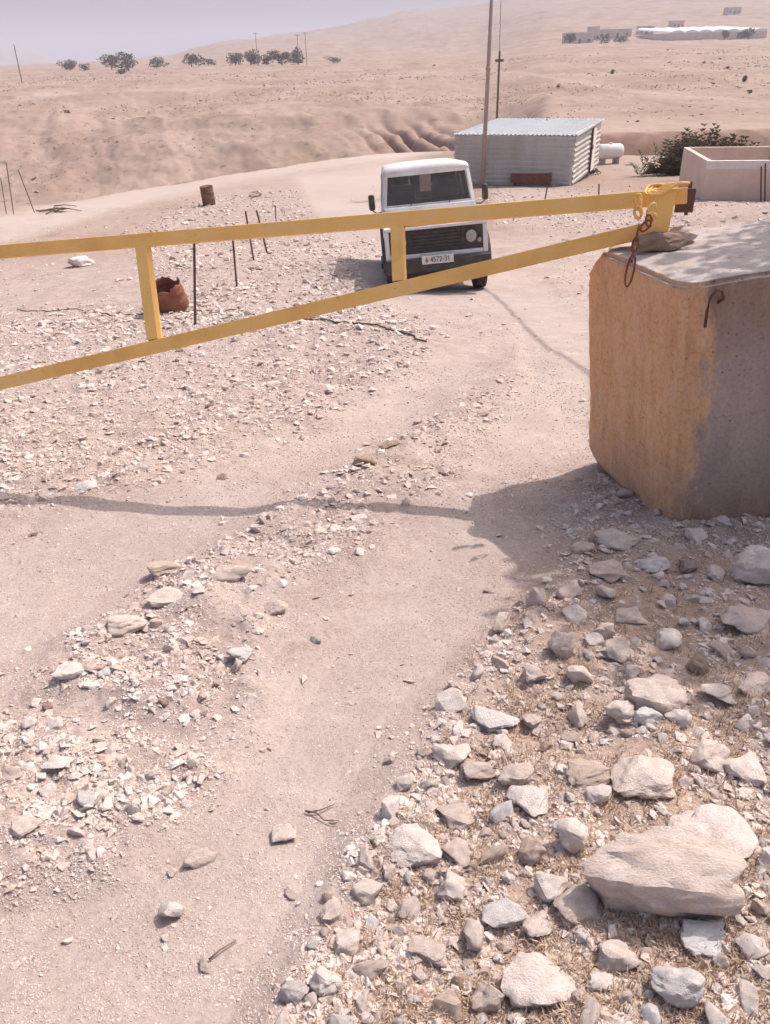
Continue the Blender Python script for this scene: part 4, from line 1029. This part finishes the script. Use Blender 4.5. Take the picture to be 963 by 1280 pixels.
    # cabin: pillars, windscreen frame, roof
    def q4(a, b, c_, d_, th, m, name, par=t):
        bm = bmesh.new(); vs = [bm.verts.new(v) for v in (a, b, c_, d_)]; bm.faces.new(vs); bmesh.ops.recalc_face_normals(bm, faces=bm.faces[:])
        bmesh.ops.solidify(bm, geom=bm.faces[:], thickness=th); return obj(name, bm, m, par)
    yb, yt, zb, zt = 1.40, 1.56, 1.25, 1.73; xb, xt = .78, .715
    bm = bmesh.new()
    for s in (-1, 1): tube(bm, [(s * xb, yb, zb - .02), (s * xt, yt, zt)], .032, square=True)
    tube(bm, [(-xb, yb, zb + .005), (xb, yb, zb + .005)], .026, square=True); tube(bm, [(-xt, yt, zt), (xt, yt, zt)], .03, square=True)
    o = obj('windscreen_frame', bm, Wp, t); _bev(o, .008)
    q4((-xb + .03, yb + .01, zb + .03), (xb - .03, yb + .01, zb + .03), (xt - .03, yt, zt - .03), (-xt + .03, yt, zt - .03), .006, G, 'windscreen')
    bm = bmesh.new()
    for s in (-.32, .36):
        tube(bm, [(s, yb - .06, zb + .0), (s + .02, yb - .03, zb + .05)], .008, n=6); tube(bm, [(s - .24, yb - .025, zb + .065), (s + .24, yb - .02, zb + .05)], .008, n=6)
    obj('wipers', bm, K, t)
    ys = [1.58, 2.35, 3.25, 4.22]
    for s in (-1, 1):
        bm = bmesh.new()
        for y in ys: tube(bm, [(s * .80, y if y > 1.6 else 1.45, 1.19), (s * .725, y, 1.76)], .035, square=True)
        tube(bm, [(s * .725, 1.56, 1.75), (s * .725, 4.25, 1.75)], .035, square=True); tube(bm, [(s * .80, 1.42, 1.215), (s * .80, 4.25, 1.215)], .03, square=True)
        obj('window_pillars', bm, Wp, t)
        for a, b in zip(ys, ys[1:]):
            q4((s * .80, a + .03, 1.24), (s * .80, b - .03, 1.24), (s * .728, b - .03, 1.72), (s * .728, a + .03, 1.72), .006, G, 'side_window')
        d_ = obj('door', BX(s * .843 - .004, s * .843 + .004, 1.42, 2.33, .50, 1.19, bev=.003), Wp, t); obj('door_handle', BX(s * .86 - .012, s * .86 + .012, 2.15, 2.27, 1.02, 1.05), K, d_)
    # rear wall with its window
    bm = bmesh.new(); box(bm, -.80, .80, 4.24, 4.28, 1.19, 1.30); box(bm, -.74, .74, 4.24, 4.28, 1.66, 1.76); box(bm, -.79, -.46, 4.24, 4.28, 1.30, 1.66); box(bm, -.18, .02, 4.24, 4.28, 1.30, 1.66); box(bm, .26, .79, 4.24, 4.28, 1.30, 1.66)
    obj('rear_wall', bm, Wp, t); obj('rear_window', BX(-.55, .55, 4.255, 4.265, 1.30, 1.66), G, t)
    rf = bmesh.new(); sec = [(-.76, 1.755), (-.755, 1.79), (-.71, 1.83), (-.60, 1.85), (-.3, 1.862), (0, 1.865), (.3, 1.862), (.60, 1.85), (.71, 1.83), (.755, 1.79), (.76, 1.755)]
    st = [(1.50, .3, .96), (1.54, .8, .98), (1.62, .97, 1), (2.0, 1, 1), (4.1, 1, 1), (4.26, .9, .99), (4.32, .2, .96)]; rows = []
    for y, k, sx in st: rows.append([rf.verts.new((x * sx, y, 1.75 + (z - 1.75) * max(k, .05))) for x, z in sec])
    for a, b in zip(rows, rows[1:]):
        for i in range(len(sec) - 1): rf.faces.new((a[i], a[i + 1], b[i + 1], b[i]))
        rf.faces.new((a[-1], a[0], b[0], b[-1]))
    rf.faces.new(rows[0]); rf.faces.new(rows[-1][::-1]); bmesh.ops.recalc_face_normals(rf, faces=rf.faces[:])
    obj('roof', rf, Wp, t, True)
    # interior
    for sx in (-.40, .40):
        s_ = obj('seat', BX(sx - .25, sx + .25, 2.05, 2.6, .62, .85, bev=.05), M['seat'], t, True)
        obj('seat_back', box(bmesh.new(), sx - .25, sx + .25, 2.5, 2.62, .85, 1.52, bev=.05, taper=lambda c: (c.x, c.y + .1, c.z)), M['seat'], s_, True)
        obj('headrest', BX(sx - .13, sx + .13, 2.6, 2.70, 1.525, 1.70, bev=.04), M['seat'], s_, True)
    obj('dashboard', BX(-.76, .76, 1.46, 1.72, 1.02, 1.235, bev=.03), K, t, True)
    o = obj('steering_wheel', TB([(-.40 + .19 * math.cos(a * math.pi / 12), 1.86 + .07 * math.sin(a * math.pi / 12), 1.27 + .17 * math.sin(a * math.pi / 12)) for a in range(25)], .014, n=6, cap=False), K, t, True)
    for sx in (-.62, .62): obj('rear_bench', BX(sx - .15, sx + .15, 2.8, 4.2, .7, 1.3, bev=.04), M['seat'], t, True)
    # wheels with arch flares
    for s in (-1, 1):
        for yc in (.62, 3.28):
            wh = obj('wheel', lathe(bmesh.new(), [(.10, -.03), (.2, -.02), (.225, .0)] if s < 0 else [(.10, .03), (.2, .02), (.225, .0)], 28, 'X', (s * .83, yc, .385)), M['wheel'], t, True)
            x0 = s * .74; pr = [(.235, -.10), (.33, -.115), (.375, -.10), (.388, -.06), (.388, .06), (.375, .10), (.33, .115), (.235, .10)]
            obj('tyre', lathe(bmesh.new(), pr, 36, 'X', (x0, yc, .385)), M['rubber'], wh, True)
            bm = bmesh.new(); A_ = [(yc - .50 * math.cos(math.pi * k / 10), .42 + .43 * math.sin(math.pi * k / 10)) for k in range(11)]
            tube(bm, [(s * .865, y, z) for y, z in A_], .035, square=True)
            obj('wheel_arch', bm, K, t)
        m_ = obj('mirror', BX(s * 1.0 - .055, s * 1.0 + .055, 1.33, 1.40, 1.24 , 1.48, bev=.03), K, t, True)
        obj('mirror_arm', TB([(s * .80, 1.45, 1.20), (s * .93, 1.40, 1.19), (s * 1.0, 1.37, 1.24)], .011, n=6), K, m_)
    obj('side_step', BX(-.93, -.86, 1.25, 2.3, .33, .42, bev=.01), K, t)
    obj('chassis', BX(-.42, .42, .2, 4.1, .33, .47), K, t); obj('axle', TB([(-.7, .62, .385), (.7, .62, .385)], .05, n=10), K, t)
    tag(t, 'boxy white off-road vehicle facing the camera with dark full-width grille', 'car')
    return t
JP = jeep()

# ------------------------------------------------------------------ posts, poles, barrels, clutter
def utility_pole():
    p = at_px(603, 36.5); t = empty('utility_pole', p, (R(0), R(1.0), 0))
    obj('pole', TB([(0, 0, -.4), (0, 0, 9.5)], .095, n=14, r2=.07), M['galv'], t, True)
    obj('collar', lathe(bmesh.new(), [(.11, 0), (.11, .08), (.09, .12)], 14, 'Z', (0, 0, 4.4)), M['galv'], t, True)
    for z in (8.3, 9.1): obj('crossarm', BX(-.9, .9, -.05, .05, z, z + .1), M['galv'], t)
    tag(t, 'tall brown steel pole behind the jeep rising out of view', 'pole')
    return p
PP = utility_pole()
def cable(pts, r, label, name='cable', cat='cable', m='cable', sag=0, n=24, group=None):
    o = obj(name, TB(pts, r, n=6), M[m], None, True); tag(o, label, cat, group); return o
def catenary(a, b, sag, n=30): return [a.lerp(b, i / n) - Vector((0, 0, 4 * sag * (i / n) * (1 - i / n))) for i in range(n + 1)]
# overhead lines: pole to the pole behind the shed, and on over the road, where its shadow falls
topP = PP + Vector((.15, 0, 8.7)); topF = PF + Vector((0, 0, 5.0))
cable(catenary(topP + Vector((.3, 0, .4)), topF, .9), .012, 'thin overhead line dropping from the tall pole to the pole behind the shed', 'overhead_line')
S1, S2 = hit(617, 368), hit(742, 469)
o1 = S1 + SUN * 8.2; o2 = S2 + SUN * 7.6; mid = hit(668, 420) + SUN * 7.7
cable([topP + (o1 - topP) * (i / 16) - Vector((0, 0, .25 * math.sin(math.pi * i / 16))) for i in range(16)] +
      [o1.lerp(mid, i / 8) for i in range(8)] + [mid.lerp(o2, i / 8) for i in range(9)] + [o2 + (o2 - mid) * 3 + Vector((3, 0, .8))], .03,
      'thick overhead line whose faint curved shadow lies on the road', 'overhead_line')
def stake(pxb, pyb, pxt, pyt, label, r=.012, m='postiron', grp='thin iron stakes beyond the barrier', dy=0):
    b = at_px(pxb, 35.5) if grp.startswith('old') else hit(pxb, pyb); tp = at_y(pxt, pyt, b.y + dy); t = obj('stake', TB([(0, 0, -.1), tp - b], r, n=6), M[m]); t.location = b; tag(t, label, 'stake', grp)
stake(243, 406, 243, 300, 'longest iron stake, right of the rusty drum', .017)
stake(296, 358, 290, 283, 'leaning iron stake alone between the drum and the jeep', .017)
stake(318, 326, 307, 264, 'left one of the close pair of leaning stakes', .018)
stake(335, 316, 321, 263, 'right one of the close pair of leaning stakes', .02)
stake(346, 288, 344, 256, 'short upright stake right of the close pair', .016)
stake(762, 335, 758, 300, 'short dark stake beside the block under the barrier', .012)
stake(681, 250, 685, 230, 'stake in front of the shed holding the rusty trough', .025)
stake(749, 247, 749, 230, 'short stake in the stones between the shed and the barrier', .025)
stake(668, 222, 668, 201, 'short rod standing against the shed wall', .03)
stake(952, 252, 952, 208, 'left of two thin dark posts before the plaster enclosure', .025)
stake(957, 252, 957, 204, 'right of two thin dark posts before the plaster enclosure', .025)
G2 = 'old fence stakes at the left edge'
stake(8, 250, 1, 222, 'leftmost short fence stake at the left edge', .018, 'wood', G2)
stake(17, 256, 8, 203, 'tall fence stake leaning left at the left edge', .02, 'wood', G2)
stake(44, 252, 23, 212, 'fence stake leaning hardest, right of the tall one', .02, 'wood', G2)
def barrel():
    p = hit(262, 256); t = empty('barrel', p, (R(2), R(-3), 0)); r, h_ = .27, .78
    k = (16 * float(proj(*p)[2]) / F) / 2; r = k; h_ = k * 2.75
    obj('body', lathe(bmesh.new(), [(r * .97, 0), (r, .02), (r, h_ * .32), (r * 1.05, h_ * .34), (r, h_ * .36), (r, h_ * .64), (r * 1.05, h_ * .66), (r, h_ * .68), (r, h_ - .02), (r * 1.03, h_), (r * .96, h_), (r * .95, h_ - .03), (.001, h_ - .035)], 24), M['brown_barrel'], t, True)
    obj('cap', lathe(bmesh.new(), [(.05, h_ - .034), (.05, h_ - .01), (.001, h_ - .008)], 12, 'Z', (r * .5, 0, 0)), M['rustdark'], t)
    tag(t, 'upright dark brown steel barrel beside the far track', 'barrel')
barrel()
def drum():
    p = hit(217, 388); d = float(proj(*p)[2]); s = d / F
    t = empty('rusty_drum', p + Vector((0, .05, .02)), (R(14), R(-14), R(10)))
    r, h_ = 20.5 * s, 33 * s; bm = bmesh.new(); n = 40; rings = []
    prof = [(.96, 0), (1, .03), (1, .30), (1.035, .33), (1, .36), (1, .64), (1.035, .67), (1, .70), (1, .88), (1.02, 1.0)]
    rr = random.Random(3); jag = [rr.uniform(-.06, .05) - (.16 if 3 < j < 8 else 0) - (.10 if 30 < j < 33 else 0) for j in range(n)]
    for ri, (k, z) in enumerate(prof):
        ring = []
        for j in range(n):
            a = 2 * math.pi * j / n; dent = 1 - .10 * math.exp(-((a - 4.9) / .35) ** 2) * (z > .1)
            zz = z + (jag[j] if ri == len(prof) - 1 else jag[j] * .5 if ri == len(prof) - 2 else 0)
            ring.append(bm.verts.new((r * k * dent * math.cos(a), r * k * dent * math.sin(a), h_ * zz)))
        rings.append(ring)
    for a, b in zip(rings, rings[1:]):
        for j in range(n): bm.faces.new((a[j], a[(j + 1) % n], b[(j + 1) % n], b[j]))
    bm.faces.new(rings[0][::-1]); bmesh.ops.recalc_face_normals(bm, faces=bm.faces[:]); bmesh.ops.solidify(bm, geom=bm.faces[:], thickness=.012)
    obj('shell', bm, M['rust'], t, True)
    tag(t, 'dented open rusty red drum tilted in the rubble beyond the barrier', 'drum')
drum()
def trough():
    b = at_px(664, 36.6); t = empty('rusty_trough', b + Vector((0, 0, 0)), (0, R(-2), R(-20)))
    bm = bmesh.new(); box(bm, -.85, .85, -.25, -.21, .15, .52); box(bm, -.85, .85, .21, .25, .15, .52); box(bm, -.85, -.81, -.21, .21, .15, .52); box(bm, .81, .85, -.21, .21, .15, .52); box(bm, -.81, .81, -.21, .21, .15, .19)
    obj('body', bm, M['rust'], t)
    for sx in (-.7, .7):
        obj('leg', BX(sx - .03, sx + .03, -.2, .2, -.1, .15), M['rustdark'], t)
    tag(t, 'rusty brown metal trough standing before the shed wall', 'trough')
trough()
def tank():
    p = at_px(761, 47); t = empty('water_tank', p, (0, 0, R(12))); r = .38
    pr = [(.001, -.75), (.2, -.73), (.32, -.66), (r, -.55), (r, .55), (.32, .66), (.2, .73), (.001, .75)]
    obj('shell', lathe(bmesh.new(), pr, 20, 'X', (0, 0, .62)), M['whitewash'], t, True)
    for x in (-.4, .4): obj('leg', BX(x - .06, x + .06, -.28, .28, -.1, .32), M['galv'], t)
    obj('cap', lathe(bmesh.new(), [(.12, .98), (.12, 1.04), (.001, 1.05)], 12, 'Z'), M['whitewash'], t)
    tag(t, 'white rounded water tank lying beside the far corner of the shed', 'tank')
tank()
def sticks():
    p = at_px(75, 35.5); t = empty('brushwood', p); r_ = random.Random(8); d = float(proj(*p)[2]) / F
    for i in range(11):
        a = r_.uniform(-.5, .5) + (0 if i % 3 else 1.2); L = r_.uniform(8, 20) * d; c = Vector((r_.uniform(-14, 14) * d, r_.uniform(-.3, .3), r_.uniform(.03, .2)))
        v = Vector((math.cos(a), .5 * math.sin(a), .12 * r_.uniform(-1, 1))) * L
        obj('branch', TB([c - v, c + Vector((0, .02, .05)), c + v], .03, n=5, r2=.012), M['wood'], t)
    tag(t, 'low dark heap of dead branches by the far track at left', 'branches')
sticks()
def ground_cable(pts, r, label, m='cable'):
    P = []
    w_ = [hit(*q) for q in pts]
    for a, b in zip(w_, w_[1:]):
        for i in range(8):
            q = a.lerp(b, i / 8); q.x += .03 * math.sin(q.y * 3 + i); q.z = gz(q.x, q.y) + r * .9 + .006; P.append(q)
    cable(P, r, label, 'ground_cable', 'cable', m)
ground_cable([(20, 388), (60, 390), (100, 388), (140, 396), (175, 394), (205, 392), (240, 389), (300, 388)], .007, 'thin dark wire lying in the rubble beyond the barrier at left')
ground_cable([(388, 399), (420, 403), (450, 405), (480, 411), (510, 420), (536, 430)], .009, 'short black hose curving on the road below the barrier')
def twig(pts, label):
    w_ = [hit(*q) for q in pts]; P = [q + Vector((0, 0, .008 + .006 * (i % 2))) for i, q in enumerate(w_)]
    tag(obj('twig', TB(P, .0028, n=6, r2=.0015), M['wood'], None, True), label, 'twig', 'dry twigs on the ground')
twig([(262, 1202), (276, 1192), (296, 1178)], 'thin dry twig left of the white rounded rock at the bottom')
twig([(382, 1016), (396, 1020), (406, 1028), (424, 1030)], 'bent dry twig on the edge of the smooth track')
twig([(385, 1018), (400, 1017), (418, 1008)], 'forked short twig beside the bent one')

# plaster enclosure on the right
def enclosure():
    C = at_px(877, 27.5); t = empty('walled_enclosure', C, (0, 0, R(-9))); H, L, D, T = 1.17, 7.5, 4.3, .16
    obj('front_wall', BX(0, L, 0, T, -.6, H - .25), M['render'], t)
    obj('white_band', BX(-.004, L, -.006, T - .004, H - .247, H), M['whitewash'], t)
    obj('side_wall', BX(-.002, T, T + .003, D, -.6, H - .003), M['render'], t)
    obj('back_wall', BX(T + .003, L, D - T, D, -.6, H + .003), M['render'], t)
    obj('right_wall', BX(L + .003, L + T, 0, D, -.6, H), M['render'], t)
    obj('corner_post', BX(3.0, 3.12, D - T - .13, D - T - .003, 0, H + .35), M['rustdark'], t)
    tag(t, 'roofless plastered enclosure with a white band along its front wall', 'wall')
enclosure()
# dark feathery bush behind it
def palm_bush():
    p = at_px(872, 40); t = empty('palm_bush', p); r = np.random.default_rng(5); Vs, Fs = [], []; off = 0
    for i in range(620):
        cx = r.normal(0, .95); az = r.uniform(0, 6.283); el = r.uniform(.2, 1.45); L = r.uniform(1.3, 2.35) * (1 - .16 * abs(cx)); n = 9
        d = np.array([math.cos(az) * math.cos(el), math.sin(az) * math.cos(el), math.sin(el)])
        for k in range(n):
            q = k / (n - 1); c = np.array([cx, r.normal(0, .1), .1]) + d * L * q; c[2] -= .55 * q * q * math.cos(el) * L
            for s in (-1, 1):
                sd = np.array([-math.sin(az), math.cos(az), 0]) * s; l = .26 * (1 - .5 * q)
                a = c; b = c + sd * l + d * l * .8 + [0, 0, -.03]; wd = d * .05
                Vs += [a - wd, a + wd, b]; Fs.append([off, off + 1, off + 2]); off += 3
    link('fronds', npmesh('fronds', np.array(Vs), np.array(Fs)), M['palmleaf'], t)
    b = bmesh.new()
    for x in (-1.1, -.4, .3, 1.0): tube(b, [(x, 0, -.2), (x * 1.1, 0, .5)], .13, n=8, r2=.09)
    obj('stem', b, M['bark'], t)
    tag(t, 'dark feathery palm bush between the shed and the walled enclosure', 'bush')
palm_bush()
def small_bush(px, y, wpx, hpx, label, seed):
    p = at_px(px, y); s = y / F; t = empty('bush', p); V, Fq = foliage(260, wpx * s * .55, wpx * s * .5, hpx * s * .5, hpx * s * .45, hpx * s * .12, seed, 6)
    link('leaves', npmesh('leaves', V, Fq), M['hazed_leaf'], t); obj('stem', TB([(0, 0, -.1), (0, 0, hpx * s * .5)], hpx * s * .04, n=5), M['bark'], t)
    tag(t, label, 'bush', 'small bushes on the slopes')
small_bush(742, 41.5, 14, 9, 'low dark bush at the foot of the shed side wall', 1)
for i, (px, y, w_, h_, lb) in enumerate([(766, 200, 5, 5, 'tiny dark bush highest on the bare slope above the shed'), (765, 180, 5, 4, 'tiny dark bush just below the highest one on the slope'),
        (698, 140, 5, 4, 'tiny dark bush on the slope directly above the shed roof'), (930, 150, 5, 9, 'tiny upright bush far right on the slope'), (937, 115, 7, 5, 'tiny round bush lowest on the far right slope'),
        (909, 200, 5, 4, 'tiny bush on the upper slope left of the upright one'), (84, 150, 7, 5, 'small dark bush on the left slope below the plain'), (155, 330, 14, 8, 'low bush below the wide dark tree on the plain edge')]):
    small_bush(px, y, w_, h_, lb, 20 + i)
# tree standing right of the block; its shade falls on the block top and the stones
def shade_tree():
    x, y = 4.9, 5.6; t = empty('olive_tree', (x, y, gz(x, y))); b = bmesh.new()
    tube(b, [(0, 0, -.2), (.05, 0, 1.1), (-.08, .05, 2.3)], .15, n=10, r2=.10)
    obj('trunk', b, M['bark'], t, True)
    r_ = random.Random(6)
    for i in range(7):
        a = i * .9; obj('limb', TB([(-.08, .05, 2.25), (.5 * math.cos(a) - .15, .5 * math.sin(a) - .1, 3.1), (1.0 * math.cos(a) - .3, .95 * math.sin(a) - .4, 3.7 + .4 * r_.random())], .06, n=7, r2=.015), M['bark'], t, True)
    V, Fq = foliage(21000, 1.65, 1.6, .9, 3.85, .055, 88, 14); V[:, 0] -= .72; V[:, 1] -= 1.2
    link('crown', npmesh('crown', V, Fq), M['leaf'], t)
    tag(t, 'leafy tree just right of the concrete block shading its top', 'tree')
shade_tree()
